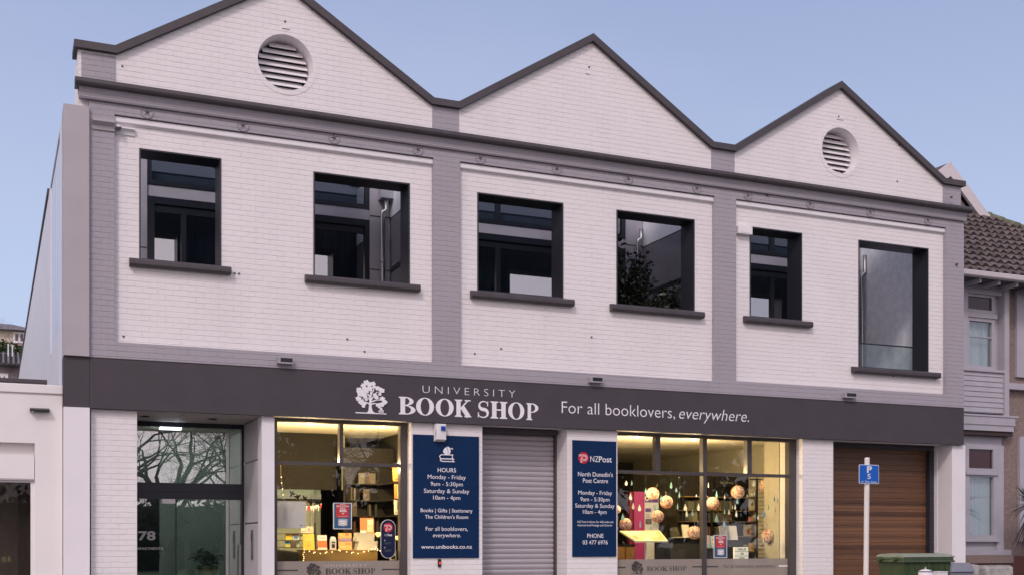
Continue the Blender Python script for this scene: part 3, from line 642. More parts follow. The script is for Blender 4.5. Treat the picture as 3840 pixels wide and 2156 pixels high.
# --- garage with cedar boards
CEDAR = timber('cedar_boards', (.056, .024, .012), (.20, .095, .046), .118)
w = MB(); z = .05
while z < 3.5:
    w.box(15.36, 18.36, .62, .66, z+.002, z+.1145, CEDAR); z += .118
w.box(15.36, 18.5, .665, .7, 0, 3.65, mat('dark_cavity', (.03, .018, .012), .8))
gd = P_(w, 'garage_door')
w = MB(); w.box(18.33, 18.46, .50, .70, 0, 3.56, LINING); w.box(15.371, 18.46, .50, .70, 3.561, 3.651, DARKTRIM); P_(w, 'door_frame', gd)
# --- apartment entrance
w = MB(); w.box(1.93, 3.866, .03, 1.64, 3.655, 3.70, mat('entrance_soffit', (.38, .34, .31), .7, var=.04))
w.box(2.66, 2.672, .03, 1.63, 3.652, 3.656, BLACK); P_(w, 'entrance_soffit')
for x, y in ((2.12, .80), (3.21, .81)):
    w = MB(); w.lathe([(.085, -.012), (.075, -.012), (.055, .0), (.001, .004)], BLACK, (x, y, 3.655), 20); P_(w, 'recessed_downlight')
w = MB()
w.box(1.925, 3.884, 1.62, 1.74, 3.575, 3.654, FRAMEM); w.box(1.925, 3.884, 1.60, 1.76, 2.335, 2.61, FRAMEM); w.box(3.84, 3.884, 1.62, 1.74, 0, 3.574, FRAMEM); w.box(1.925, 1.96, 1.62, 1.74, 0, 3.574, FRAMEM)
w.box(1.965, 3.835, 1.59, 1.599, 2.45, 2.462, BLACK)
ed = P_(w, 'entrance_door')
w = MB(); w.box(1.955, 3.845, 1.672, 1.68, 2.605, 3.58, ENTRYGLASS); w.box(1.955, 2.72, 1.672, 1.68, .02, 2.34, ENTRYGLASS); w.box(2.735, 3.845, 1.69, 1.698, .02, 2.34, ENTRYGLASS); P_(w, 'pane', ed)
w = MB(); w.box(2.715, 2.74, 1.66, 1.70, .02, 2.334, FRAMEM); P_(w, 'door_stile', ed)
w = MB(); write(w, '378', 1.965, 2.39, 1.632, .142, 1.666, LETTERG, bold=.03); P_(w, 'door_number', ed); w = MB(); write(w, 'E APARTMENTS', 2.03, 2.512, 1.463, .042, 1.666, LETTERG, bold=.02); P_(w, 'door_lettering', ed)
w = MB(); w.box(2.48, 2.70, 1.54, 1.599, 2.255, 2.33, mat('white_plastic', (.75, .74, .74), .4)); P_(w, 'door_sensor', ed)
w = MB(); w.box(3.79, 3.83, 1.60, 1.66, .9, 1.55, STEEL); P_(w, 'pull_handle', ed)
w = MB(); w.box(2.457, 2.814, 1.60, 1.619, 3.528, 3.562, emit('led_tube', (.80, .86, 1.0), 7)); lb = P_(w, 'led_batten', ed)
l = bpy.data.lights.new('lobby_light', 'AREA'); l.energy = 64; l.color = (.93, .97, .92); l.shape = 'RECTANGLE'; l.size = .35; l.size_y = .05; lo = bpy.data.objects.new('lobby_light', l); COL.objects.link(lo); lo.parent = lb; lo.location = (2.64, 1.86, 3.575); lo.rotation_euler = (R(48), R(-18), 0)
LOB = mat('lobby_wall', (.46, .50, .47), .8, var=.03)
w = MB(); w.box(2.75, 3.99, 4.2, 4.3, 0, 3.6, LOB); w.box(3.99, 4.0, 1.7, 4.2, 0, 3.6, LOB) ; w.box(1.3, 2.75, 4.2, 4.3, 0, 3.6, BLACK); w.box(1.2, 1.3, 1.0, 4.3, 0, 3.6, BLACK); w.box(1.2, 4.0, 1.76, 4.3, 3.6, 3.65, WALLC); w.box(1.2, 4.0, 1.0, 4.3, -.004, .02, CONC)
P_(w, 'lobby_wall')
w = MB(); w.box(3.863, 3.884, .75, .90, 1.30, 1.80, mat('steel_intercom', (.22, .22, .24), .3, metal=.7)); w.box(3.859, 3.864, .79, .86, 1.62, 1.74, BLACK); w.box(3.859, 3.864, .79, .86, 1.36, 1.56, STEEL); P_(w, 'intercom_panel')
# old fixing marks on the brick
FX = []
for x, z in ((1.72, 4.80), (3.43, 5.93), (3.50, 5.93), (5.6, 4.81), (5.3, 5.0), (7.6, 4.9), (9.9, 5.35), (4.25, 10.14), (9.85, 10.28), (15.5, 10.18), (17.0, 9.05), (17.05, 9.8), (8.1, 5.02), (1.70, 9.0), (16.9, 5.02)):
    FX.append((x-.014, x+.014, -.012, .001, z-.012, z+.012, DARKTRIM))
for x, z in ((18.35, 8.85), (18.5, 7.45), (13.7, 8.36)): FX.append((x-.02, x+.02, -.13, -.091, z-.015, z+.015, DARKTRIM))
FX.append((4.2, 4.32, -.02, .0, 10.02, 10.05, WHITE)); FX.append((9.78, 9.86, -.015, 0, 10.15, 10.17, WHITE)); FX.append((15.45, 15.62, -.015, 0, 10.12, 10.15, WHITE))
each('wall_fixing', BLD, FX)
# pilaster capital, left
w = MB(); w.profx([(-.091, 7.93), (-.11, 7.93), (-.12, 7.99), (-.19, 8.04), (-.19, 8.075), (-.091, 8.085)], 1.25, 1.578, SMOOTHG); P_(w, 'pilaster_capital'); w = MB(); w.profx([(-.001, 7.93), (-.02, 7.93), (-.03, 7.98), (-.08, 8.01), (-.08, 8.03), (-.001, 8.04)], 1.60, 1.885, SMOOTHW); P_(w, 'pilaster_capital')

# ================================================================== SIGNS AND FIXTURES ON THE FRONT
def local(root): return tuple(root.location)
# fascia lettering
t = thing('shop_sign', 'white tree emblem and large shop lettering fixed to the dark fascia', 'sign', (8, -.10, 4.0))
w = MB(); emblem(w, 5.415, 3.755, .537, .555, -.104, LETTER); w.build('tree_emblem', t)
w = MB(); write(w, 'UNIVERSITY', 6.60, 8.33, 4.153, .128, -.104, LETTER, bold=-.02, spacing=1.5); w.build('small_lettering', t)
w = MB(); book_shop(w, 6.155, 8.785, 3.769, .300, -.104, LETTER); w.build('large_lettering', t)
w = MB(); write(w, 'For all booklovers,', 9.245, 11.61, 3.922, .212, -.104, LETTER, bold=-.010); w.build('slogan_lettering', t); w = MB(); write(w, 'everywhere.', 11.70, 13.27, 3.922, .212, -.104, LETTER, bold=-.010, shear=.22); w.build('slogan_lettering', t)
# opening-hours board
def board(name, label, x0, x1, z0, z1, lines, extra=None):
    t = thing(name, label, 'sign', ((x0+x1)/2, -.02, z0))
    w = MB(); w.box(x0, x1, -.022, -.001, z0, z1, NAVY); w.build('panel', t, bevel=.003)
    for body, a, b, z, cap, bold, sh in lines: w = MB(); write(w, body, a, b, z, cap, -.026, LETTER, bold=bold*.35-.002, shear=sh); w.build('lettering', t)
    if extra: extra(t)
    return t
def books_icon(t):
    w = MB(); y = -.026; cx = 7.075
    fr = arc(7.00, 3.19-.0, .05, .075, 90, 270, 2)
    # upper and lower book outlines
    for zc, h, dx in ((3.075, .072, 0), (3.018, .046, .01)):
        put_ribbon(w, [(7.19+dx, zc+h/2), (6.975+dx, zc+h/2), (6.945+dx, zc+h/4), (6.938+dx, zc), (6.945+dx, zc-h/4), (6.975+dx, zc-h/2), (7.205+dx, zc-h/2)], .016, y, LETTER); y -= .0005
        flat(w, rect(7.165+dx, 7.18+dx, zc-h/2, zc+h/2), y, LETTER); y -= .0005
    flat(w, [(6.995, 3.17), (7.02, 3.13), (7.06, 3.112), (7.105, 3.115), (7.135, 3.14), (7.14, 3.19), (7.125, 3.235), (7.095, 3.255), (7.06, 3.245), (7.02, 3.215)], y, LETTER)
    put_ribbon(w, [(7.065, 3.243), (7.09, 3.19), (7.095, 3.118)], .007, y-.001, NAVY)
    put_ribbon(w, [(7.135, 3.215), (7.165, 3.225), (7.185, 3.20)], [.012, .02, .004], y-.0005, LETTER)
    w.build('books_emblem', t)
board('hours_board', 'navy opening-hours board on the brick pier left of the roller shutter', 6.456, 7.674, 1.318, 3.445, [
    ('HOURS', 6.902, 7.241, 2.809, .070, .025, 0), ('Monday - Friday', 6.719, 7.422, 2.689, .070, .008, 0), ('9am - 5:30pm', 6.771, 7.368, 2.569, .068, .008, 0),
    ('Saturday & Sunday', 6.651, 7.488, 2.446, .070, .008, 0), ('10am - 4pm', 6.819, 7.319, 2.332, .068, .008, 0),
    ('Books | Gifts | Stationery', 6.591, 7.55, 2.112, .062, .018, 0), ("The Children's Room", 6.669, 7.467, 2.001, .062, .018, 0),
    ('For all booklovers,', 6.683, 7.461, 1.791, .068, .004, 0), ('everywhere.', 6.815, 7.327, 1.680, .068, .004, .22), ('www.unibooks.co.nz', 6.601, 7.539, 1.482, .064, .025, 0)], books_icon)
RED = mat('post_red', (.52, .012, .020), .4, var=.02)
def post_mark(mb, cx, cz, r, y):
    flat(mb, circ(cx, cz, r, 32), y, RED)
    for k, off in enumerate((0, .20*r)):
        rr = .50*r-off
        pts = [(cx-.92*r+off*.2, cz+.50*r-off*.95)]+arc(cx+.22*r, cz+.02*r, rr, rr*.98, 90, -90, 14)+arc(cx-.12*r, cz-.78*r+.02*r, .0+.28*r+off*.0, .30*r, 90, 170, 6)
        pts = [(cx-.90*r, cz+.52*r-off)]+arc(cx+.20*r, cz+.02*r, .52*r-off, .50*r-off, 90, -90, 14)+[(cx+.02*r, cz-.48*r+off), (cx-.10*r, cz-.40*r+off*.6)]
        put_ribbon(mb, pts, .085*r, y-.001-.0004*k, LETTER)
        put_ribbon(mb, [(cx-.52*r+off, cz-.85*r), (cx-.50*r+off, cz-.25*r), (cx-.36*r+off*.7, cz-.02*r-off*.3), (cx-.14*r, cz+.06*r-off*.6), (cx+.15*r, cz-.30*r)][:4+k*0], .085*r, y-.002-.0004*k, LETTER)
def post_extra(t):
    w = MB(); post_mark(w, 9.722, 3.132, .106, -.0265); w.build('post_emblem', t)
board('postal_board', 'narrow navy post-centre board with red round emblem, right of the roller shutter', 9.504, 10.405, 1.326, 3.45, [
    ('NZ', 9.863, 10.035, 3.065, .104, -.008, 0), ('Post', 10.04, 10.306, 3.065, .104, .03, 0), ("North Dunedin's", 9.611, 10.329, 2.797, .078, .018, 0), ('Post Centre', 9.712, 10.228, 2.680, .078, .018, 0),
    ('Monday - Friday', 9.616, 10.313, 2.462, .072, .008, 0), ('9am - 5:30pm', 9.66, 10.258, 2.342, .072, .008, 0), ('Saturday & Sunday', 9.555, 10.363, 2.225, .072, .008, 0), ('10am - 4pm', 9.712, 10.198, 2.112, .072, .008, 0),
    ('NZ Post In-Store: for NZ-wide and', 9.60, 10.336, 1.947, .036, .012, 0), ('International Postage and Courier', 9.607, 10.322, 1.886, .036, .012, 0), ('PHONE', 9.799, 10.134, 1.674, .072, .018, 0), ('03 477 6976', 9.707, 10.221, 1.552, .074, .008, 0)], post_extra)
# alarm siren box over the hours board
WPL = mat('white_plastic', (.75, .74, .74), .4)
t = thing('alarm_box', 'white alarm siren box with blue lamp overlapping the top of the hours board', 'alarm', (6.93, -.03, 3.34))
w = MB(); w.hexa([(6.84, -.14, 3.36), (7.02, -.14, 3.36), (7.03, -.0235, 3.33), (6.83, -.0235, 3.33), (6.85, -.15, 3.63), (7.01, -.15, 3.63), (7.03, -.0235, 3.645), (6.83, -.0235, 3.645)], WPL); w.build('case', t, bevel=.008)
w = MB(); w.box(6.915, 6.995, -.172, -.149, 3.515, 3.590, mat('blue_lens', (.01, .045, .33), .25)); w.build('blue_lamp', t, bevel=.006)
w = MB()
for k in range(5): w.box(6.838, 6.843, -.125, -.06, 3.41+.025*k, 3.42+.025*k, BLACK)
w.build('grille', t)
t = thing('card_reader', 'small black card reader with red light below the hours board', 'card reader', (6.938, -.02, 1.16))
w = MB(); w.box(6.911, 6.966, -.03, -.001, 1.162, 1.301, BLACK); w.build('case', t, bevel=.005)
w = MB(); w.box(6.936, 6.945, -.0335, -.0305, 1.215, 1.25, emit('red_led', (1, .03, .02), 6)); w.build('red_light', t)
# wall lights
for i, (x0, x1, z0, lab) in enumerate(((4.09, 4.345, 4.50, 'small box floodlight on the brick band, leftmost of the three above the fascia'), (9.78, 10.04, 4.495, 'small box floodlight on the brick band above the slogan lettering'), (15.505, 15.795, 4.495, 'small box floodlight on the brick band, rightmost of the three above the fascia'))):
    t = thing('wall_light', lab, 'light', ((x0+x1)/2, -.09, 4.5), 'box floodlights above the fascia')
    w = MB(); w.prism(rect(x0, x1, z0, z0+.105), [rect(x0+.045, x1-.012, z0+.022, z0+.09)], -.20, -.12, GREY); w.box(x0, x1, -.119, -.091, z0, z0+.105, GREY); w.build('case', t, bevel=.003)
    w = MB(); w.box(x0+.046, x1-.013, -.19, -.121, z0+.023, z0+.089, BLACK); w.build('lens', t)
t = thing('wall_light', 'flat black wall light on the low white building at the left edge', 'light', (.5, -.03, 3.57))
w = MB(); w.hexa([(.365, -.12, 3.575), (.64, -.12, 3.575), (.64, -.001, 3.565), (.365, -.001, 3.565), (.365, -.12, 3.60), (.64, -.12, 3.60), (.64, -.001, 3.63), (.365, -.001, 3.63)], BLACK); w.build('case', t, bevel=.004)
w = MB(); w.box(.39, .42, -.11, -.02, 3.56, 3.566, WPL); w.build('sensor', t)
t = thing('security_camera', 'small white security camera under the left pilaster moulding', 'camera', (1.62, -.1, 8.0))
w = MB(); w.tube([(1.635, -.001, 8.03), (1.635, -.09, 8.03)], .012, WPL, 8); w.build('bracket', t)
w = MB(); w.ball((1.635, -.11, 7.995), .042, mat('smoked_dome', (.10, .09, .085), .2), 8); w.lathe([(.046, 0), (.05, .018), (.03, .035), (.001, .035)], WPL, (1.635, -.11, 8.0), 14); w.build('dome', t)
t = thing('junction_box', 'square white box on the brick beside the narrow upper window', 'electrical box', (13.2, -.01, 7.55))
w = MB(); w.box(13.03, 13.35, -.11, -.001, 7.545, 7.70, SMOOTHW); w.build('case', t, bevel=.006)
w = MB(); w.box(13.06, 13.32, -.115, -.1105, 7.57, 7.675, SMOOTHW); w.build('cover', t)

# parking sign
t = thing('parking_sign', 'blue five-minute parking sign on a round white pole before the timber door', 'sign', (12.44, -4.5, 0))
w = MB(); w.tube([(12.405, -4.5, 0), (12.44, -4.5, 2.90)], .04, mat('white_pole_paint', (.74, .70, .66), .45, var=.06), 16); w.lathe([(.041, 0), (.036, .016), (.001, .024)], mat('white_pole_paint', (.7, .7, .7)), (12.44, -4.5, 2.90), 16); w.build('pole', t)
SB = mat('sign_blue', (.010, .115, .52), .35, var=.03); SW = mat('sign_white', (.72, .74, .80), .4, var=.02)
sx0, sx1, sz0, sz1 = 12.24, 12.63, 2.508, 2.806
def rrect(x0, x1, z0, z1, r, n=5): return arc(x1-r, z1-r, r, r, 0, 90, n)+arc(x0+r, z1-r, r, r, 90, 180, n)+arc(x0+r, z0+r, r, r, 180, 270, n)+arc(x1-r, z0+r, r, r, 270, 360, n)
w = MB(); w.prism(rrect(sx0, sx1, sz0, sz1, .02), [], -4.55, -4.545, SW); w.prism(rrect(sx0+.009, sx1-.009, sz0+.009, sz1-.009, .015), [], -4.5525, -4.5501, SB); w.build('sign_plate', t)
w = MB(); write(w, 'P', 12.39, 12.49, 2.685, .095, -4.5545, SW, bold=.04); w.build('sign_lettering', t); w = MB(); write(w, '5', 12.398, 12.468, 2.585, .075, -4.5545, SW, bold=.01); w.build('sign_lettering', t); w = MB(); write(w, 'In This Area', 12.285, 12.585, 2.525, .026, -4.5545, SW, bold=.01)
w.build('sign_lettering', t)
each('clamp', t, [(12.39, 12.49, -4.5445, -4.45, 2.60, 2.63), (12.39, 12.49, -4.5445, -4.45, 2.69, 2.72)], STEEL)

# ================================================================== BINS AND POSTS
GRN = mat('green_bin_plastic', (.040, .066, .022), .5, var=.22, scale=5, bump=.15, bscale=25); GRN2 = mat('green_bin_lid', (.06, .088, .045), .5, var=.15, scale=6, bump=.1)
LIDTOP = mat('pale_lid_top', (.26, .29, .24), .7, var=.1)  # lid coloured paler and greyer than the rim
t = thing('waste_container', 'large green four-wheeled waste container in front of the timber garage door', 'bin', (16.45, -1.15, 0))
x0, x1, y0, y1 = 15.84, 17.02, -1.5, -.78
w = MB(); w.hexa([(x0+.10, y0+.10, .20), (x1-.10, y0+.10, .20), (x1-.10, y1-.08, .20), (x0+.10, y1-.08, .20), (x0, y0, 1.20), (x1, y0, 1.20), (x1, y1, 1.20), (x0, y1, 1.20)], GRN)
for k in range(7): w.box(x0+.14+.15*k, x0+.165+.15*k, y0-.012, y0+.02, 1.05, 1.20, GRN)
w.build('body', t, bevel=.03)
w = MB(); w.box(x0-.05, x1+.05, y0-.05, y1+.05, 1.201, 1.245, GRN2); w.box(x0-.03, x1+.03, y0-.035, y1+.03, 1.246, 1.30, GRN2); w.build('rim', t, bevel=.012)
w = MB(); w.profx([(y0-.05, 1.301), (y0-.045, 1.325), (y0+.10, 1.352), (y0+.36, 1.375), (y1-.05, 1.36), (y1+.03, 1.325), (y1+.03, 1.301)], x0-.02, x1+.05, LIDTOP, True)
w.build('lid', t, bevel=-1)
for sy in (y0+.16, y1-.14):
    w = MB(); w.tube([(x0-.12, sy, 1.265), (x0-.02, sy, 1.265)], .045, GRN, 10); w.build('trunnion', t); w = MB(); w.tube([(x1+.01, sy, 1.255), (x1+.09, sy, 1.255)], .04, GRN, 10); w.build('trunnion', t)
for xx in (x0+.2, x1-.2):
    for yy in (y0+.2, y1-.18):
        w = MB(); w.tube([(xx-.02, yy, .085), (xx+.02, yy, .085)], .084, BLACK, 16); w.box(xx-.03, xx+.03, yy-.03, yy+.03, .15, .199, STEEL); w.build('wheel', t)
GB = mat('grey_bin_plastic', (.20, .21, .25), .5, var=.08)
t = thing('wheelie_bin', 'small grey wheelie bin between the green container and white end pier', 'bin', (17.9, -.65, 0))
w = MB(); w.hexa([(17.62, -.85, .1), (18.12, -.85, .1), (18.12, -.35, .1), (17.62, -.35, .1), (17.56, -.92, .98), (18.18, -.92, .98), (18.18, -.30, .98), (17.56, -.30, .98)], GB); w.build('body', t, bevel=.02)
w = MB(); w.hexa([(17.54, -.96, .982), (18.2, -.96, .982), (18.2, -.28, .982), (17.54, -.28, .982), (17.70, -.85, 1.17), (18.16, -.85, 1.17), (18.16, -.36, 1.17), (17.70, -.36, 1.17)], GB); w.build('lid', t, bevel=.03)
w = MB(); w.tube([(17.56, -.40, .09), (17.61, -.40, .09)], .088, BLACK, 16); w.build('wheel', t); w = MB(); w.tube([(18.13, -.40, .09), (18.18, -.40, .09)], .088, BLACK, 16); w.build('wheel', t)
WPOST = mat('white_post_paint', (.72, .70, .74), .5, var=.05)
t = thing('bollard', 'white bollard with domed shoulders and a metal finial before the green container', 'bollard', (14.995, -3, 0))
w = MB(); w.lathe([(.125, 0), (.125, 1.065), (.115, 1.085), (.07, 1.105), (.03, 1.112), (.001, 1.113)], WPOST, (14.995, -3, 0), 24); w.build('post', t)
w = MB(); w.lathe([(.026, 1.108), (.026, 1.125), (.012, 1.13), (.02, 1.14), (.02, 1.15), (.001, 1.158)], STEEL, (14.995, -3, 0), 12); w.lathe([(.128, 1.066), (.128, 1.075), (.12, 1.083)], DARKTRIM, (14.995, -3, 0), 24); w.build('finial', t)
t = thing('post', 'square flat-topped white post right of the domed bollard', 'post', (15.31, -3, 0))
w = MB(); w.box(15.205, 15.415, -3.1, -2.9, 0, 1.058, WPOST); w.build('shaft', t, bevel=.01)
w = MB(); w.box(15.198, 15.422, -3.107, -2.893, 1.059, 1.074, WPOST); w.build('cap', t, bevel=.005)

# ================================================================== LOW WHITE BUILDING, LEFT
t = thing('neighbour_building', 'low white rendered building joined to the left of the shop, only its end in view', 'building', (-3, 0, 0))
NW = mat('neighbour_white_render', (.76, .73, .725), .65, var=.04, scale=1.2, bump=.15, bscale=70)
w = MB(); w.prism([(-9, 0), (.828, 0), (.828, 3.848), (-9, 3.848)], [rect(-3.0, .436, .35, 3.096)], 0, .35, NW)
w.box(-9, -8.7, .351, 12, 0, 3.84, NW); w.box(.45, .75, .42, 12, 0, 3.84, NW); w.build('wall', t, bevel=.004)
w = MB(); w.box(-9.02, .833, -.03, .38, 3.85, 3.985, NW); w.build('parapet', t, bevel=.012)
w = MB(); w.box(-8.9, .44, .38, 12, 3.6, 3.7, DARKTRIM); w.build('roof', t)
w = MB(); w.box(-3.0, .4355, .16, .34, 2.545, 3.095, NW); w.box(-3.0, .428, .02, .159, 2.555, 2.905, NW); w.box(-3.0, .434, .015, .15, 2.53, 2.553, SMOOTHG); w.build('sign_band', t)
w = MB(); w.prism(rect(-3, .436, .35, 2.528), [rect(-1.3, .378, .45, 2.50), rect(-2.9, -1.36, .45, 2.50)], .06, .15, NW); wf = w.build('window', t)
w = MB(); w.box(-2.95, .40, .10, .108, .4, 2.52, glass('neighbour_glass', .018, (.75, .74, .72))); w.build('pane', wf)
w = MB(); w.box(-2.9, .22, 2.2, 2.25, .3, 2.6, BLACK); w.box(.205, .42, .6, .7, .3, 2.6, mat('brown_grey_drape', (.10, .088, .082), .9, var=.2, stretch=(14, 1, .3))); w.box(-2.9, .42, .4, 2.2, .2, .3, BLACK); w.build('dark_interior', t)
w = MB(); w.box(-.02, .035, .68, .72, 1.28, 1.37, mat('dim_paper', (.35, .38, .20))); w.build('paper_note', t); w = MB(); w.box(.06, .10, .58, .598, 1.29, 1.37, mat('dim_paper', (.35, .38, .2))); w.build('paper_note', t)
t = thing('grey_shed', 'small grey block behind the low white building, against the shop side wall', 'building', (.3, 3, 0))
w = MB(); w.box(-.6, .62, 1.6, 6, 0, 4.2, mat('grey_block', (.42, .38, .36), .8, var=.1)); w.build('wall', t)
w = MB(); w.box(-.65, .66, 1.55, 6.05, 4.201, 4.26, DARKTRIM); w.build('roof', t)

# ================================================================== HILLSIDE, FAR LEFT
TILE = mat('grey_roof_tiles', (.17, .15, .155), .8, var=.25, scale=2)
def gable_house(name, label, x0, x1, y0, y1, zb, ze, zr, wallc, wins, hip=False):
    t = thing(name, label, 'house', ((x0+x1)/2, (y0+y1)/2, zb))
    w = MB(); w.box(x0, x1, y0, y1, zb-3, ze, wallc); w.build('wall', t)
    cx = (x0+x1)/2; cy = (y0+y1)/2; o = .45; w = MB()
    rx = (x1-x0)*.22
    A = [(x0-o, y0-o, ze), (x1+o, y0-o, ze), (x1+o, y1+o, ze), (x0-o, y1+o, ze), (cx-rx, cy, zr), (cx+rx, cy, zr)]
    w.add(A, [(0, 1, 5, 4), (1, 2, 5), (2, 3, 4, 5), (3, 0, 4), (0, 3, 2, 1)], TILE)
    w.build('roof', t)
    for a, b, c, d in wins:
        w = MB(); w.prism(rect(a, b, c, d), [rect(a+.12, (a+b)/2-.06, c+.12, d-.12), rect((a+b)/2+.06, b-.12, c+.12, d-.12)], y0-.08, y0-.001, SMOOTHW); o_ = w.build('window', t)
        w = MB(); w.box(a+.1, b-.1, y0-.05, y0-.04, c+.1, d-.1, mat('dark_pane', (.10, .085, .085), .15)); w.build('pane', o_)
    return t
CREAM = mat('cream_stucco', (.62, .53, .42), .8, var=.05)
gable_house('hillside_house', 'cream house with a hipped roof high on the hill at far left', -3.2, 1.9, 60, 66, 11.8, 14.65, 15.55, CREAM, [(.55, 1.25, 13.9, 14.58), (-2.4, -1.5, 13.6, 14.5)])
t = gable_house('hillside_house', 'dark-tiled low house on the slope just above the white parapet', -4, 2.0, 35, 41, 6.2, 9.02, 10.02, mat('grey_stone_house', (.24, .20, .20), .9, var=.4, scale=2), [(-.3, .18, 7.6, 8.7)])
# tile courses on its roof
w = MB()
for k in range(8):
    z = 9.05+k*.118; y = 34.55+k*.41
    for i in range(22):
        x = -2.2+i*.2
        w.tube([(x, y, z+.02), (x, y+.40, z+.13)], .05, TILE, 6)
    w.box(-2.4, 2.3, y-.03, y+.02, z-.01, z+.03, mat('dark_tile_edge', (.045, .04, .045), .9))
w.build('roof_tiles', t)
w = MB(); w.tube([(.19, 36.0, 9.6), (.19, 36.0, 10.12)], .028, WPOST, 8); w.build('vent_pipe', t); w = MB(); w.tube([(.355, 36.0, 9.6), (.355, 36.0, 10.08)], .028, WPOST, 8); w.build('vent_pipe', t)
def leaf_cloud(mb, c, rad, n, size, m, rr, flat_=1.0, shell=.35):
    for _ in range(n):
        d = Vector((rr.gauss(0, 1), rr.gauss(0, 1), rr.gauss(0, 1))).normalized()*(shell+(1-shell)*rr.random())
        p = Vector((c[0]+d.x*rad[0], c[1]+d.y*rad[1], c[2]+d.z*rad[2]))
        u = Vector((rr.gauss(0, 1), rr.gauss(0, 1), rr.gauss(0, flat_))).normalized(); v = u.cross(Vector((rr.gauss(0, 1), rr.gauss(0, 1), rr.gauss(0, 1)))).normalized()
        s = size*rr.uniform(.6, 1.3)
        mb.add([p-u*s, p+v*s*.45, p+u*s, p-v*s*.45], [(0, 1, 2, 3)], m)
LEAFD = mat('dark_hedge_leaves', (.035, .06, .018), .6, var=.5, scale=1.2)
t = thing('hedge', 'dense dark green hedge below the cream hillside house', 'hedge', (0, 50, 10.5))
rr = random.Random(5); w = MB()
for i in range(12): leaf_cloud(w, (-2.6+i*.42, 50+rr.uniform(-.4, .4), 11.55+rr.uniform(-.1, .25)), (.55, .7, .75), 330, .14, LEAFD, rr, shell=.6)
w.build('foliage', t)
w = MB(); w.box(-2.8, 2.2, 49.7, 50.3, 6.5, 11.9, LEAFD); w.build('stems', t)

def bare_tree(rr, h=11, trunk=.32, levels=6, spread=.55, fork=3.4, up=.35, nside=(7, 6, 5, 4, 3, 3, 3)):
    tr, cr = MB(), MB()
    def grow(p, d, r, l, lev):
        pts = [p]; rad = [r]; q = p; dd = d.copy(); k = 4 if lev < 3 else 3
        for i in range(k):
            dd = (dd+Vector((rr.gauss(0, .13), rr.gauss(0, .13), rr.gauss(0, .08)+up*.10))).normalized(); q = q+dd*l/k; pts.append(q); rad.append(r*(1-.42*(i+1)/k))
        (tr if lev == 0 else cr).tube(pts, rad, BARK, nside[min(lev, 6)], caps=False)
        if lev >= levels: return
        nb = rr.choice((2, 3, 3)) if lev else 4
        for b in range(nb):
            a = rr.uniform(0, 6.283); s = spread*rr.uniform(.7, 1.35)
            u = dd.cross(Vector((math.cos(a), math.sin(a), .3))).normalized(); nd = (dd*math.cos(s)+u*math.sin(s)).normalized()
            grow(pts[-1] if b < 2 or lev == 0 else pts[rr.randint(2, k-1)], nd, rad[-1]*rr.uniform(.62, .9), l*rr.uniform(.66, .88), lev+1)
    grow(Vector((0, 0, 0)), Vector((rr.gauss(0, .05), rr.gauss(0, .05), 1)).normalized(), trunk, fork, 0)
    return tr, cr
BARK = mat('dark_bark', (.055, .045, .040), .9, var=.3, scale=6, bump=.5, bscale=20)
t = thing('bare_tree', 'leafless brown bushy tree beside the cream hillside house', 'tree', (.10, 55, 10.9))
tr, cr = bare_tree(random.Random(12), trunk=.13, levels=6, fork=1.12, spread=.62)
tr.build('trunk', t, loc=(0, 0, 0)); cr.build('crown', t, loc=(0, 0, 0))

# ================================================================== OLD HOUSE ON THE RIGHT
LAV = mat('lavender_grey_paint', (.40, .38, .425), .6, var=.06, scale=3); ROUGHC = mat('brown_roughcast', (.24, .18, .165), .95, var=.25, scale=25, bump=1.0, bscale=60)
REDGL = mat('dark_red_glass', (.045, .008, .010), .15, var=.15); NET = mat('net_curtain', (.42, .43, .47), .9, var=.25, scale=3, stretch=(14, 1, .15))
t = thing('villa', 'old two-storey villa with a tiled roof, bay windows and brown roughcast, right edge', 'house', (22, 2, 0))
BRK = brick('dark_red_brick', (.13, .045, .038), jdark=.1)
w = MB(); w.box(20.862, 30, .95, 12, 1.28, 7.345, ROUGHC); w.build('wall', t); w = MB(); w.box(18.95, 20.80, 2.0, 12, 1.28, 7.35, ROUGHC); w.build('wall', t)
w = MB(); w.box(18.95, 30, .85, 12, 0, 1.278, BRK); w.box(18.95, 21.05, .80, .849, 1.12, 1.30, ROUGHC); w.build('base_wall', t)
# upper bay
w = MB(); w.box(18.95, 20.75, .80, 1.99, 4.48, 5.40, LAV)
for k in range(8):
    z = 4.50+k*.115; w.hexa([(18.95, .775, z), (20.72, .775, z), (20.72, .799, z), (18.95, .799, z), (18.95, .79, z+.108), (20.72, .79, z+.108), (20.72, .799, z+.108), (18.95, .799, z+.108)], LAV)
w.box(20.722, 20.86, .74, 1.3, 4.44, 7.33, LAV); w.box(18.95, 20.722, .74, .90, 5.401, 5.455, LAV)
w.box(18.95, 21.10, .70, 1.3, 4.40, 4.439, LAV); w.box(18.95, 21.0, .74, 1.3, 4.085, 4.215, LAV); w.box(18.95, 21.02, .72, 1.3, 4.216, 4.399, LAV)
w.box(18.95, 20.722, .80, 1.99, 7.14, 7.34, LAV); w.box(18.95, 19.70, .80, 1.0, 5.456, 7.139, LAV); w.box(20.56, 20.72, .95, 1.2, 5.456, 7.139, LAV)
w.build('upper_bay', t)
w = MB(); w.prism(rect(19.70, 20.56, 5.456, 7.139), [rect(19.765, 20.47, 6.80, 7.085), rect(19.80, 20.47, 5.54, 6.54)], .86, .94, LAV); w.box(19.70, 20.60, .83, .859, 6.62, 6.72, LAV); w.box(19.80, 20.47, .87, .90, 6.18, 6.205, LAV); uw = w.build('window', t)
w = MB(); w.box(19.76, 20.48, .90, .908, 6.79, 7.09, REDGL); w.build('transom_pane', uw)
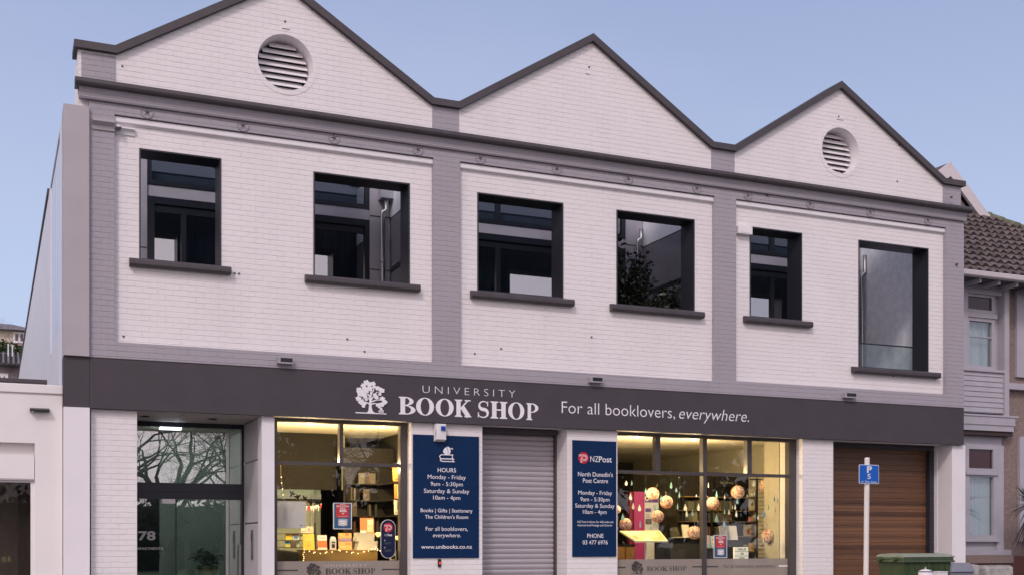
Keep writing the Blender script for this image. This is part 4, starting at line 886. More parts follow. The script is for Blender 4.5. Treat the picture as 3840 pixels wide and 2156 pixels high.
w = MB(); w.box(19.79, 20.48, .91, .917, 5.53, 6.55, PLAINGLASS); w.build('pane', uw)
w = MB(); vv = [];  N = 44
for i in range(N+1):
    x = 19.84+.62*i/N; y = 1.02+.02*math.sin(i*1.1); vv += [(x, y, 5.5), (x, y, 6.6)]
w.add(vv, [(2*i, 2*i+2, 2*i+3, 2*i+1) for i in range(N)], NET, True); w.box(19.6, 20.7, 1.3, 1.4, 5.4, 7.1, BLACK); w.build('net_curtain', uw)
# right-hand trim and ledge
w = MB(); w = MB(); each('wall_trim', t, [(21.24, 24, .88, .949, 5.36, 7.33), (20.90, 24, .80, .949, 5.06, 5.20), (21.33, 22.4, .88, .949, 1.6, 4.0)], LAV)
# lower bay
w = MB(); w.box(18.95, 20.85, .95, 1.9, 3.78, 3.98, LAV); w.box(20.66, 20.861, .90, 1.29, 1.421, 3.779, LAV); w.box(18.95, 19.74, .95, 1.2, 1.42, 3.779, LAV); w.box(18.95, 21.05, .86, 1.3, 1.302, 1.42, LAV); w.box(19.74, 20.66, .95, 1.2, 1.421, 1.60, LAV)
w.box(18.95, 21.0, .78, 1.9, 3.985, 4.08, mat('dark_soffit', (.05, .03, .03), .8))
w.build('lower_bay', t)
w = MB(); w.prism(rect(19.742, 20.658, 1.602, 3.778), [rect(19.83, 20.55, 3.25, 3.68), rect(19.85, 20.56, 1.75, 3.06)], .90, .99, LAV); w.box(19.72, 20.67, .86, .899, 3.10, 3.15, LAV); w.box(19.70, 20.69, .85, .96, 1.60, 1.64, LAV); lw = w.build('window', t)
w = MB(); w.box(19.82, 20.56, .95, .957, 3.24, 3.69, REDGL); w.build('transom_pane', lw)
w = MB(); w.box(19.84, 20.57, .96, .967, 1.74, 3.07, PLAINGLASS); w.build('pane', lw)
w = MB(); w.box(19.8, 20.6, 1.04, 1.05, 1.7, 3.1, NET); w.box(19.85, 20.56, 1.03, 1.036, 2.60, 2.625, LAV); w.build('net_curtain', lw)
# roof: gutter, rafters, tiles laid in lapped courses
w = MB(); w.profx([(.18, 7.34), (.16, 7.36), (.16, 7.45), (.19, 7.47), (.29, 7.47), (.29, 7.34)], 18.9, 27.3, mat('gutter_paint', (.52, .47, .48), .5)); w.build('gutter', t)
w = MB(); w.box(18.9, 27.2, .30, 2.0, 7.346, 7.38, mat('dark_eave', (.07, .06, .065), .8)); w.build('eave', t)
for x in (19.55, 20.10, 20.62, 21.3, 22.0):
    w = MB(); w.hexa([(x, .31, 7.25), (x+.06, .31, 7.25), (x+.06, 1.2, 7.25), (x, 1.2, 7.25), (x, .31, 7.345), (x+.06, .31, 7.345), (x+.06, 1.2, 7.345), (x, 1.2, 7.345)], LAV); w.build('rafter_end', t)
RT = mat('old_brown_tiles', (.115, .088, .085), .85, var=.5, scale=5, bump=.4, bscale=25)
TEDGE = mat('tile_lap_shade', (.022, .018, .018), .95, var=.3)  # near-black lip faces paint in the shadow gaps between courses
w = MB(); sl_ = .69; courses = 12; rows = 3.75/courses
def hipx(y): return 23.5+(4.05-y)
for c in range(courses):
    y0 = .26+c*rows; y1 = y0+rows*1.12; xr = hipx(y0+rows*.5)
    nx_ = int((xr-18.9)/.05); vv = []
    for i in range(nx_+1):
        x = 18.9+(xr-18.9)*i/nx_; ph = (x/.25) % 1.0; hgt = .034*math.cos(ph*6.283)+.018*(1 if ph > .82 else 0)
        z0 = 7.43+(y0-.26)*sl_; z1 = 7.43+(y1-.26)*sl_
        vv += [(x, y0+.02, z0-.03), (x, y0, z0+.085+hgt), (x, y1, z1+.005+hgt)]
    f = []
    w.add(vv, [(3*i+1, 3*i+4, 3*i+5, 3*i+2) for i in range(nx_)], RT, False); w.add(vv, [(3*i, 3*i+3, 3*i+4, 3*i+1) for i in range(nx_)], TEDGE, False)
w.add([(18.9, .3, 7.42), (27.2, .3, 7.42), (23.5, 4.05, 7.42+3.75*sl_), (18.9, 4.05, 7.42+3.75*sl_), (27.2, 12, 7.42), (23.5, 8, 10.0), (18.9, 8, 10.0)], [(0, 1, 2, 3), (1, 4, 5, 2), (3, 2, 5, 6)], RT)
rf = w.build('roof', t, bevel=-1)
w = MB()
for i in range(14):
    s0 = i*.27; a = Vector((23.5+s0, 4.05-s0, 7.5+3.75*sl_-s0*sl_)); b = a+Vector((.29, -.29, -.2))
    w.tube([a, b], [.085, .105], mat('mossy_ridge', (.12, .13, .085), .9, var=.4, scale=8), 8)
for i in range(14): w.tube([(19.0+.33*i, 4.05, 7.5+3.75*sl_), (19.35+.33*i, 4.05, 7.5+3.75*sl_)], [.085, .10], mat('mossy_ridge', (.12, .13, .085)), 8)
w.build('ridge_tiles', rf)
# cross gable behind with pale barge boards
w = MB(); PINKW = mat('pale_pink_boards', (.60, .55, .565), .6, var=.04)
ap = (22.17, 11.26); sr_ = -.925
w.prism([ap, (23.62, ap[1]+1.45*sr_), (23.40, ap[1]+1.45*sr_-.16), (22.17, ap[1]-.36), (20.6, ap[1]-1.57*.7-.36), (20.4, ap[1]-1.77*.7)], [], 3.9, 3.98, PINKW)
w.build('barge_board', t, bevel=.01)
w = MB(); w.prism([(22.17, 10.86), (23.2, 9.9), (20.6, 9.9)], [], 4.06, 4.2, mat('gable_boarding', (.16, .14, .14), .8)); w.build('gable_wall', t)
w = MB()
w.hexa([(22.17, 3.99, 11.20), (23.66, 3.99, 9.83), (23.70, 9, 9.86), (22.17, 9, 11.27), (22.17, 3.99, 11.255), (23.66, 3.99, 9.875), (23.72, 9, 9.91), (22.17, 9, 11.33)], RT)
w.hexa([(20.3, 3.99, 9.90), (22.168, 3.99, 11.20), (22.168, 9, 11.27), (20.3, 9, 9.96), (20.3, 3.99, 9.95), (22.168, 3.99, 11.255), (22.168, 9, 11.33), (20.3, 9, 10.01)], RT)
w.build('gable_roof', t)
# stone stubs of the front boundary
for nm, lab, x0, x1, z in (('stone_pier', 'short square concrete pier beside the white end pier of the shop', 18.50, 18.81, 1.115), ('stone_pier', 'broad round-topped concrete pier in front of the villa base wall', 19.02, 19.79, 1.085)):
    t = thing(nm, lab, 'pier', ((x0+x1)/2, -.25, 0), 'concrete boundary piers')
    w = MB(); w.box(x0, x1, -.42, -.10, 0, z, CONC); w.build('shaft', t, bevel=.05 if x1-x0 > .5 else .015)
    w = MB(); w.box(x0+.06, x1-.06, -.38, -.14, z+.001, z+.018, CONC); w.build('cap', t, bevel=.008)
# cabbage tree
t = thing('cabbage_tree', 'spiky green cabbage tree with a brown skirt before the villa', 'tree', (20.62, -.1, 0))
w = MB(); w.tube([(20.68, -.1, 0), (20.66, -.1, 1.2), (20.62, -.1, 2.4)], [.13, .11, .10], BARK, 10); w.build('trunk', t)
YL = mat('spiky_leaf', (.045, .075, .030), .45, var=.4, scale=4); YB = mat('dead_leaf', (.075, .045, .038), .9, var=.4, scale=4)
rr = random.Random(3)
def blades(mb, c, n, ln, wd, m, lo, hi, droop):
    for i in range(n):
        a = rr.uniform(0, 6.283); el = R(rr.uniform(lo, hi)); d = Vector((math.cos(a)*math.cos(el), math.sin(a)*math.cos(el), math.sin(el))); sd = Vector((-math.sin(a), math.cos(a), 0)); l = ln*rr.uniform(.75, 1.15)
        ps = []
        for k in range(5):
            s = k/4; p = Vector(c)+d*l*s+Vector((0, 0, -droop*l*s*s)); hw = wd*(1-s)**.6*(.5+min(1, s*4)*.5); ps += [p-sd*hw, p+sd*hw]
        mb.add(ps, [(2*k, 2*k+1, 2*k+3, 2*k+2) for k in range(4)], m)
w = MB(); blades(w, (20.62, -.1, 2.42), 150, .66, .022, YL, -25, 85, .25); w.build('crown', t)
w = MB(); blades(w, (20.63, -.1, 2.30), 140, .95, .02, YB, -85, -55, .05); w.build('dead_leaf_skirt', t)

# ================================================================== PLANTS BEHIND GLASS
def shrub(name, label, base, top, rad, n, size, seed):
    t = thing(name, label, 'plant', base); rr = random.Random(seed)
    w = MB(); w.lathe([(.001, 0), (.22, 0), (.27, .5), (.25, .5), (.24, .44), (.001, .44)], mat('dark_planter', (.03, .03, .033), .5), base, 18); w.build('planter', t)
    w = MB(); tips = []
    for i in range(16):
        a = rr.uniform(0, 6.28); r_ = rad*rr.uniform(.1, .95); z1 = base[2]+(top-base[2])*rr.uniform(.45, 1.0)*(1.05-.35*r_/rad)
        p0 = Vector((base[0], base[1], base[2]+.42)); p2 = Vector((base[0]+r_*math.cos(a), base[1]+r_*math.sin(a)*.7, z1)); p1 = p0.lerp(p2, .5)+Vector((rr.uniform(-.06, .06), 0, .12))
        w.tube([p0, p1, p2], [.014, .009, .004], BARK, 5, False); tips.append((p0, p1, p2))
    w.build('stems', t)
    w = MB()
    for _ in range(n):
        p0, p1, p2 = rr.choice(tips); s = rr.uniform(.15, 1.02); p = p0.lerp(p1, s*2) if s < .5 else p1.lerp(p2, (s-.5)*2)
        p = p+Vector((rr.gauss(0, .06), rr.gauss(0, .06), rr.gauss(0, .06)))
        u = Vector((rr.gauss(0, 1), rr.gauss(0, 1), rr.gauss(.2, .7))).normalized(); v = u.cross(Vector((rr.gauss(0, 1), rr.gauss(0, 1), rr.gauss(0, 1)))).normalized(); q = size*rr.uniform(.6, 1.25)
        w.add([p, p+u*q*.5+v*q*.26, p+u*q*1.15, p+u*q*.5-v*q*.26], [(0, 1, 2, 3)], LEAFB)
    w.build('foliage', t)
LEAFB = mat('balcony_leaves', (.018, .026, .015), .45, var=.5, scale=3)
shrub('potted_shrub', 'tall dark leafy shrub at the left in the fourth upper opening', (11.50, 1.45, 4.6), 7.86, .66, 3800, .11, 4)
shrub('potted_shrub', 'shorter bushy shrub at the right in the fourth upper opening', (12.13, 1.10, 4.6), 7.15, .46, 2600, .10, 9)
t = thing('potted_plant', 'broad-leaved dark plant standing inside the glazed apartment entrance', 'plant', (3.42, 2.7, 0))
w = MB(); w.lathe([(.001, .7), (.15, .7), (.19, 1.17), (.175, 1.17), (.001, 1.12)], mat('straw_pot', (.30, .27, .16), .8), (3.42, 2.7, 0), 18); w.build('pot', t)
w = MB(); w.box(3.2, 3.64, 2.48, 2.92, .02, .699, BLACK); w.build('plinth', t)
w = MB(); rr = random.Random(8)
for i in range(26):
    a = rr.uniform(0, 6.28); l = rr.uniform(.15, .36); el = rr.uniform(.3, 1.3); c = Vector((3.42+math.cos(a)*l*math.cos(el), 2.7+math.sin(a)*l*math.cos(el), 1.16+l*math.sin(el)*1.1))
    w.tube([(3.42, 2.7, 1.12), c], .005, LEAFD, 4, False)
    u = Vector((math.cos(a), math.sin(a), -.35+rr.uniform(-.3, .3))).normalized(); v = Vector((-math.sin(a), math.cos(a), rr.uniform(-.3, .3))); s = rr.uniform(.09, .15)
    w.add([c-u*s*.3, c+v*s*.55+u*s*.1, c+v*s*.3+u*s*.9, c+u*s*1.3, c-v*s*.3+u*s*.9, c-v*s*.55+u*s*.1], [(0, 1, 2, 3), (0, 3, 4, 5)], mat('house_plant_leaf', (.02, .035, .018), .4))
w.build('foliage', t)

# ================================================================== TREES ACROSS THE STREET (seen only in the glass)
tr, cr = bare_tree(random.Random(21), trunk=.36, levels=7, fork=2.6, spread=.60)
T0 = thing('bare_tree', 'large leafless street tree across the road, mirrored in the entrance glass', 'tree', (6.6, -31, -.1), 'leafless trees across the road')
tr.build('trunk', T0, loc=(0, 0, 0)); cr.build('crown', T0, loc=(0, 0, 0))
TL = 'leafless street tree across the road, seen only as a reflection in the shop glass'
T0['label'] = TL
for i, (x, y, s, rz) in enumerate(((9.6, -33, 1.05, 1.3), (13.2, -30, .95, 2.6), (17.5, -32, 1.1, .4), (3.2, -36, 1.1, 5.2), (7.6, -38, 1.2, 3.3), (11.3, -37, 1.1, .9), (14.6, -40, 1.25, 4.4), (5.2, -44, 1.3, 2.2), (5.0, -29.5, .55, 1.0), (6.3, -28.5, .48, 2.2), (7.4, -29.5, .6, 3.1), (8.6, -28.6, .5, 4.0), (4.2, -33, .62, 5.0), (10.2, -29.3, .55, .2), (11.8, -28.8, .6, 1.9), (8.0, -34, .65, 2.7))):
    dup(T0, (x, y, -.1), TL, rz=rz, scale=s)

# ================================================================== INSIDE THE SHOP WINDOWS
def downlight(x, y, lab, power):
    t = thing('ceiling_downlight', lab, 'light', (x, y, 3.672))
    w = MB(); w.lathe([(.075, .0), (.07, -.012), (.055, -.012), (.05, .0)], WPL, (0, 0, 0), 20); w.build('trim_ring', t, loc=(0, 0, 0))
    w = MB(); w.lathe([(.05, -.006), (.045, -.02), (.03, -.032), (.001, -.036)], emit('warm_lamp', (1, .80, .50), 30), (0, 0, 0), 20); w.build('lamp', t, loc=(0, 0, 0))
    l = bpy.data.lights.new('lamp_light', 'POINT'); l.energy = power; l.color = WARM; l.shadow_soft_size = .04
    lo = bpy.data.objects.new('lamp_light', l); COL.objects.link(lo); lo.parent = t; lo.location = (0, 0, -.72)
LP = 125
downlight(4.91, 1.0, 'lit ceiling downlight behind the left pane of the left shop window', LP)
downlight(6.23, 1.02, 'lit ceiling downlight behind the right pane of the left shop window', LP)
downlight(11.43, 1.04, 'lit ceiling downlight behind the first top pane of the lantern window', LP)
downlight(12.79, 1.1, 'lit ceiling downlight behind the second top pane of the lantern window', LP)

# --- paper lanterns
LANT = [(11.211, 1.1, 1.941, .124, 'lowest patterned paper lantern at the far left of the lantern window'), (12.056, 1.5, 2.569, .130, 'patterned paper lantern hanging in front of the magenta banner'),
 (12.201, 1.2, 2.395, .129, 'patterned paper lantern just right of the purple poster board'), (11.879, 1.0, 2.10, .122, 'patterned paper lantern overlapping the lower part of the purple poster board'),
 (12.724, 1.0, 1.778, .135, 'patterned paper lantern low beside the window post, in front of a white book'), (13.323, 1.25, 2.383, .132, 'patterned paper lantern partly hidden by the centre window post'),
 (14.03, 1.4, 2.63, .139, 'patterned paper lantern high up in front of the dim book shelves'), (14.818, 1.5, 2.789, .145, 'highest patterned paper lantern near the right end of the lantern window'),
 (14.579, 1.1, 1.719, .136, 'lowest patterned paper lantern at the right end of the lantern window'), (11.124, 1.3, 2.232, .083, 'small paper lantern cut off by the left edge of the lantern window')]
PAPER = spots('printed_lantern_paper', (.86, .64, .50), (.46, .04, .03), 26, .46, .28)
RIB = mat('lantern_rib', (.88, .78, .66), .8)
lant0 = thing('paper_lantern', LANT[0][4], 'lantern', LANT[0][:3], 'paper lanterns in the shop window')
w = MB(); n, m = 24, 36; vv = []
for i in range(n+1):
    a = math.pi*i/n; r = .13*(1-.028*(i % 2)); 
    for k in range(m): vv.append((r*max(.02, math.sin(a))*math.cos(6.2832*k/m), r*max(.02, math.sin(a))*math.sin(6.2832*k/m), -.13*math.cos(a)))
w.add(vv, [(i*m+k, i*m+(k+1) % m, (i+1)*m+(k+1) % m, (i+1)*m+k) for i in range(n) for k in range(m)], PAPER, False); w.build('shade', lant0, loc=(0, 0, 0))
w = MB()
for z in [-.11+.02*k for k in range(12)]:
    rr_ = math.sqrt(max(0, .1315**2-z*z)); w.tube([(rr_*math.cos(6.2832*k/28), rr_*math.sin(6.2832*k/28), z) for k in range(29)], .0026, RIB, 4, False)
w.build('ribs', lant0, loc=(0, 0, 0))
w = MB(); w.tube([(0, 0, .128), (0, 0, .16)], .006, STEEL, 6); w.tube([(0, 0, .16), (0, 0, .22)], .0012, RIB, 4); w.build('hanging_cord', lant0, loc=(0, 0, 0))
rr = random.Random(2)
for i, (x, y, z, r, lab) in enumerate(LANT):
    if i == 0: o = lant0; o.scale = (r/.13,)*3
    else: o = dup(lant0, (x, y, z), lab, scale=r/.13)
    o.rotation_euler = (rr.uniform(-.5, .5), rr.uniform(-.5, .5), rr.uniform(0, 6))
# --- paper raindrops
DROPS = [(10.999,.68,2.732,.039),(11.182,.79,2.74,.04),(11.119,.73,2.469,.05),(11.223,.81,2.296,.051),(11.371,.82,2.262,.052),(10.891,.62,2.084,.05),(11.381,.6,2.581,.05),(11.895,.89,2.457,.049),(11.671,.69,2.27,.048),(11.308,.68,1.941,.053),(11.704,.95,1.889,.04),(12.047,.76,2.71,.052),(12.24,.89,2.629,.04),(12.239,.77,2.523,.049),(12.662,.82,2.521,.026),(12.124,.65,2.295,.049),(12.407,.82,2.282,.052),(12.487,.9,2.168,.058),(12.547,.78,2.176,.05),(12.738,.86,2.291,.058),(12.944,.83,2.733,.041),(12.666,.62,1.688,.049),(12.973,.87,2.736,.041),(13.129,.81,2.546,.058),(13.251,.71,2.496,.035),(13.875,.61,2.778,.053),(14.095,.9,2.591,.036),(13.946,.77,2.579,.036),(13.887,.85,2.541,.021),(14.022,.91,2.432,.036),(14.553,.85,2.492,.051),(14.45,.92,2.323,.054),(13.571,.74,2.418,.044),(13.617,.88,2.309,.047),(13.476,.76,2.297,.029),(13.398,.93,2.21,.039),(13.49,.91,2.203,.042),(13.474,.63,2.16,.05),(14.012,.65,2.096,.039),(14.172,.68,2.175,.054),(13.212,.94,2.073,.065),(13.269,.75,1.957,.05),(14.257,.82,1.624,.033),(14.483,.71,1.58,.038)]
del DROPS[20]          # the same drop was measured from both panes
DC = [('white', (.90, .93, .90)), ('pale teal', (.52, .76, .76)), ('pale blue', (.48, .66, .80))]
DCI = [0,1,0,0,0,1,1,1,1,2,1,1,2,1,0,1,0,0,2,0,0,0,1,0,0,0,0,0,2,2,1,1,0,2,1,0,0,0,2,1,2,0]
dmeshes = []
for nm, c in DC:
    w = MB(); pts = [(0, 1.0)]+[(.12, .62), (.30, .18)]+arc(0, -.42, .50, .58, 32, -212, 18)[0:]+[(-.30, .18), (-.12, .62)]
    m_ = spots('paper_'+nm.replace(' ', '_'), c, c, 10, .3, .6)
    w.prism([(a*.05, b*.05) for a, b in pts], [], -.0015, .0015, m_); dmeshes.append(w)
DPROTO = {}
ordn = ['first', 'second', 'third', 'fourth', 'fifth', 'sixth', 'seventh', 'eighth', 'ninth', 'tenth', 'eleventh', 'twelfth', 'thirteenth', 'fourteenth', 'fifteenth', 'sixteenth', 'seventeenth', 'eighteenth', 'nineteenth', 'twentieth', 'twenty-first', 'twenty-second', 'twenty-third', 'twenty-fourth', 'twenty-fifth']
split = (12.47/19.57)
ang = sorted(range(len(DROPS)), key=lambda i: DROPS[i][0]/(DROPS[i][1]+19.3))
cnt = {'left': 0, 'right': 0}
for i in ang:
    x, y, z, s = DROPS[i]; side = 'left' if x/(y+19.3) < split else 'right'
    ci = DCI[i % len(DCI)]; lab = '%s paper raindrop, %s from the left in the %s half of the lantern window' % (DC[ci][0], ordn[cnt[side]], side); cnt[side] += 1
    rz = rr.uniform(-.45, .6)
    if ci not in DPROTO:
        o = thing('paper_raindrop', lab, 'paper drop', (x, y, z), 'paper raindrops hung in the shop window')
        dmeshes[ci].build('drop', o, loc=(0, 0, 0))
        w = MB(); w.tube([(0, 0, .05), (0, 0, .30)], .0004, BLACK, 3); w.build('thread', o, loc=(0, 0, 0)); DPROTO[ci] = o
        o.rotation_euler[2] = rz; o.scale = (s/.05*1.3,)*3
    else: dup(DPROTO[ci], (x, y, z), lab, rz=rz, scale=s/.05*1.3)

# --- books: cover board, pages, optional bands of colour printed on the cover
def cm(c): return mat('cover_%02x%02x%02x' % tuple(int(v*255) for v in c), c, .55, var=.05, scale=9)
PAGES = mat('book_pages', (.74, .68, .55), .9, var=.06, stretch=(1, 1, 40))
def book(label, x, y, z, wd, ht, th, col, lean=0.0, turn=0.0, bands=(), title=None, cat='book', name='book', group=None):
    t = thing(name, label, cat, (x, y, z), group, rz=turn); t.rotation_euler[0] = -lean
    w = MB(); w.box(-wd/2, wd/2, 0, .004, 0, ht, cm(col)); w.box(-wd/2, wd/2, th-.004, th, 0, ht, cm(col)); w.box(-wd/2, -wd/2+.004, .004, th-.004, 0, ht, cm(col))
    for k, (a, b, c, d, cc) in enumerate(bands): w.box(-wd/2+a*wd, -wd/2+b*wd, -.0015-.0004*k, -.0001, c*ht, d*ht, cm(cc))
    w.build('cover', t, loc=(0, 0, 0))
    w = MB(); w.box(-wd/2+.005, wd/2-.004, .0045, th-.0045, .004, ht-.004, PAGES); w.build('pages', t, loc=(0, 0, 0))
    if title:
        w = MB()
        for body, a, b, c, cap, mm in title: write(w, body, -wd/2+a*wd, -wd/2+b*wd, c*ht, cap*ht, -.006, mm, bold=.01)
        w.build('title', t, loc=(0, 0, 0))
    return t
WD = mat('white_print', (.82, .80, .76), .6); BK = mat('black_print', (.02, .02, .02), .6); RDP = mat('red_print', (.55, .05, .03), .6)
YELLOWW = timber('yellow_pine', (.26, .14, .03), (.40, .24, .07), .6, .5)
# left window: wooden plinth with books and fairy lights
t = thing('display_plinth', 'yellowish wooden display box under the books in the left shop window', 'display table', (5.5, 1.35, .25))
w = MB(); w.box(4.86, 6.16, 1.10, 1.13, .25, 1.44, YELLOWW); w.box(4.86, 4.89, 1.131, 1.75, .25, 1.44, YELLOWW); w.box(6.13, 6.16, 1.131, 1.75, .25, 1.44, YELLOWW); w.build('carcass', t)
w = MB(); w.box(4.84, 6.18, 1.08, 1.77, 1.441, 1.458, YELLOWW); w.build('top', t, bevel=.003)
book('bright yellow book leaning on the wooden plinth, leftmost there', 4.945, 1.22, 1.459, .205, .285, .02, (.80, .62, .10), .18, bands=[(.25, .75, .55, .75, (.85, .70, .2)), (.3, .7, .25, .30, (.6, .4, .05))])
book('white book with an orange-red lower half leaning beside the yellow book', 5.19, 1.22, 1.459, .165, .262, .025, (.82, .78, .70), .18, bands=[(0, 1, .16, .62, (.70, .20, .06)), (.2, .8, .78, .82, (.55, .5, .45))])
t = thing('carton', 'slim white box with a dark picture standing between two books on the plinth', 'box', (5.38, 1.22, 1.459))
w = MB(); w.hexa([(5.325, 1.2, 1.459), (5.43, 1.2, 1.459), (5.43, 1.26, 1.459), (5.325, 1.26, 1.459), (5.325, 1.2, 1.64), (5.43, 1.2, 1.64), (5.43, 1.26, 1.64), (5.325, 1.26, 1.64)], WPL); w.hexa([(5.33, 1.205, 1.641), (5.425, 1.205, 1.641), (5.425, 1.255, 1.641), (5.33, 1.255, 1.641), (5.34, 1.226, 1.69), (5.415, 1.226, 1.69), (5.415, 1.234, 1.69), (5.34, 1.234, 1.69)], WPL); w.build('case', t)
w = MB(); w.box(5.35, 5.405, 1.1975, 1.1995, 1.49, 1.56, BK); w.box(5.345, 5.41, 1.1975, 1.1995, 1.575, 1.60, BK); w.build('printed_picture', t)
book('psychology book with orange patterned cover and a purple band, middle of the plinth', 5.605, 1.22, 1.459, .24, .298, .03, (.75, .45, .16), .12, bands=[(0, 1, .50, .68, (.22, .06, .30)), (0, .3, .82, 1, (.8, .55, .2)), (.55, .8, .85, .98, (.70, .18, .08)), (.1, .5, .12, .22, (.8, .6, .3)), (.5, .95, .28, .40, (.72, .28, .12))], title=[('PSYCHOLOGY', .06, .94, .55, .09, WD)])
rr = random.Random(14); z = 1.459
for i in range(8):
    th = .034 if i % 2 else .042; lab = ('thick white book at the bottom of the pile on the plinth', 'white book second from the bottom of the pile on the plinth', 'white book third from the bottom of the pile on the plinth', 'white book fourth from the bottom of the pile on the plinth', 'white book fifth from the bottom of the pile on the plinth', 'white book sixth from the bottom of the pile on the plinth', 'white book second from the top of the pile on the plinth', 'topmost flat white book of the pile on the plinth')[i]
    dx = rr.uniform(-.012, .012); wd = .36 if i < 4 else .33; cx = 6.0 if i < 4 else 5.965
    t = thing('book', lab, 'book', (cx+dx, 1.28, z), 'pile of white books on the plinth')
    w = MB(); w.box(-wd/2, wd/2, -.12, .12, 0, .003, cm((.74, .72, .66))); w.box(-wd/2, wd/2, -.12, .12, th-.004, th-.001, cm((.74, .72, .66))); w.box(-wd/2, -wd/2+.004, -.12, .12, .003, th-.004, cm((.6, .58, .53))); w.build('cover', t, loc=(0, 0, 0))
    w = MB(); w.box(-wd/2+.005, wd/2-.006, -.114, .114, .0035, th-.0045, PAGES); w.build('pages', t, loc=(0, 0, 0)); z += th
book('orange-fronted book standing on top of the white pile', 6.01, 1.24, z+.001, .245, .265, .03, (.78, .27, .12), .04, bands=[(0, .42, .0, .14, (.85, .80, .72)), (.5, .98, .05, .92, (.85, .62, .40)), (.55, .95, .55, .86, (.9, .78, .6))])
# fairy lights draped along the plinth front
t = thing('fairy_lights', 'string of warm fairy lights draped along the front edge of the plinth', 'string lights', (5.5, 1.06, 1.40))
pts = []
for i in range(61):
    s = i/60; x = 4.80+1.42*s; pts.append((x, 1.065-.01*math.sin(i), 1.455-.055*abs(math.sin(s*7.0))**1.5*(1 if .1 < s < .95 else .3)+.012*math.sin(i*2.2)))
w = MB(); w.tube(pts, .0018, mat('copper_wire', (.5, .3, .12), .4, metal=.8), 4); w.tube([(4.81, 1.06, 1.45), (4.80, 1.06, 1.38), (4.815, 1.06, 1.31), (4.81, 1.06, 1.27)], .0018, mat('copper_wire', (.5, .3, .12)), 4); w.build('wire', t)
BULB = emit('fairy_bulb', (1, .76, .40), 7)
w = MB(); w.ball((0, 0, 0), .0065, BULB, 5); b0 = w.build('bulb', t, loc=(0, 0, 0))
bp = [pts[i] for i in (1, 5, 8, 9, 13, 17, 18, 22, 27, 28, 33, 37, 38, 42, 46, 47, 50, 52, 55, 57, 59)]+[(4.80, 1.055, 1.38), (4.812, 1.055, 1.345), (4.815, 1.055, 1.31), (4.808, 1.055, 1.275), (4.818, 1.055, 1.42), (6.10, 1.06, 1.475), (6.15, 1.06, 1.47), (6.12, 1.06, 1.50), (6.05, 1.06, 1.48)]
for i, p in enumerate(bp):
    c = b0 if i == 0 else b0.copy()
    if i: COL.objects.link(c); c.parent = t
    c.location = Vector(p)-Vector(t.location)
l = bpy.data.lights.new('fairy_glow', 'POINT'); l.energy = 2.2; l.color = (1, .72, .38); l.shadow_soft_size = .15; lo = bpy.data.objects.new('fairy_glow', l); COL.objects.link(lo); lo.parent = t; lo.location = (.35, -.12, .12)
t = thing('fairy_lights', 'short hanging string of fairy lights at the left edge of the left shop window', 'string lights', (4.33, .7, 2.9))
w = MB(); hp = [(4.33, .7, 2.94), (4.34, .7, 2.70), (4.345, .7, 2.60), (4.362, .7, 2.50), (4.372, .7, 2.40)]; w.tube(hp, .0015, mat('copper_wire', (.5, .3, .12)), 4); w.build('wire', t)
for p in hp[1:]:
    c = b0.copy(); COL.objects.link(c); c.parent = t; c.location = Vector(p)-Vector(t.location)
# notice, garland, bunting and the lit back room
t = thing('paper_notice', 'large white printed notice taped inside the left shop window', 'notice', (4.46, .45, 1.8))
w = MB(); w.box(4.20, 4.70, .46, .463, 1.83, 2.275, mat('notice_paper', (.60, .58, .66), .6, var=.02)); w.build('sheet', t)
w = MB()
for k in range(16): flat(w, rect(4.32, 4.32+.05+.035*rr.random(), 2.15-.012*k, 2.153-.012*k), .4585, mat('grey_print', (.30, .30, .34), .6))
for k in range(4): flat(w, rect(4.46+.012*k, 4.463+.012*k, 2.12, 2.16+.02*(k % 2)), .4585, mat('grey_print', (.3, .3, .34)))
flat(w, rect(4.60, 4.66, 1.868, 1.885), .4585, mat('grey_print', (.3, .3, .34))); w.build('print', t)
w = MB(); w.box(4.70, 4.712, .455, .468, 1.825, 2.285, mat('cream_edge', (.70, .62, .42), .6)); w.box(4.20, 4.6995, .455, .468, 2.276, 2.286, mat('cream_edge', (.7, .62, .42))); w.build('edge_strip', t)
t = thing('back_room', 'brightly lit pale partition with a white post at the back of the left shop', 'partition', (5.5, 4.1, .25))
GW = mat('pale_green_partition', (.46, .50, .40), .7, var=.04)
w = MB(); w.box(4.9, 5.90, 4.2, 4.25, .25, 2.85, GW); w.build('panel', t)
w = MB(); w.box(5.68, 5.75, 4.13, 4.199, .25, 2.80, mat('cream_post', (.66, .66, .58), .6)); w.build('post', t)
w = MB(); w.box(4.95, 5.90, 4.15, 4.199, 2.46, 2.56, mat('cream_post', (.66, .66, .58))); w.box(4.95, 5.9, 4.12, 4.199, 2.44, 2.458, BLACK); w.build('rail', t)
l = bpy.data.lights.new('added_back_room_light', 'AREA'); l.energy = 16; l.color = (1, .88, .62); l.size = .6; lo = bpy.data.objects.new('added_back_room_light', l); COL.objects.link(lo); lo.parent = t; lo.location = (-.1, -.75, 3.2)  # unseen area lamp added to light the partition
w = MB(); w.box(4.09, 5.92, 3.0, 3.06, 2.60, 3.675, mat('bulkhead', (.013, .011, .009), .8)); w.build('bulkhead', t)
t2 = thing('added_ceiling_light', 'added square ceiling panel light, out of view, brightening the pale back room partition', 'light', (5.4, 3.6, 3.6))  # glowing panel added out of view to brighten the back room
w = MB(); w.box(5.1, 5.7, 3.3, 3.9, 3.655, 3.672, emit('added_panel_glow', (1, .9, .66), 3)); w.build('added_diffuser', t2)
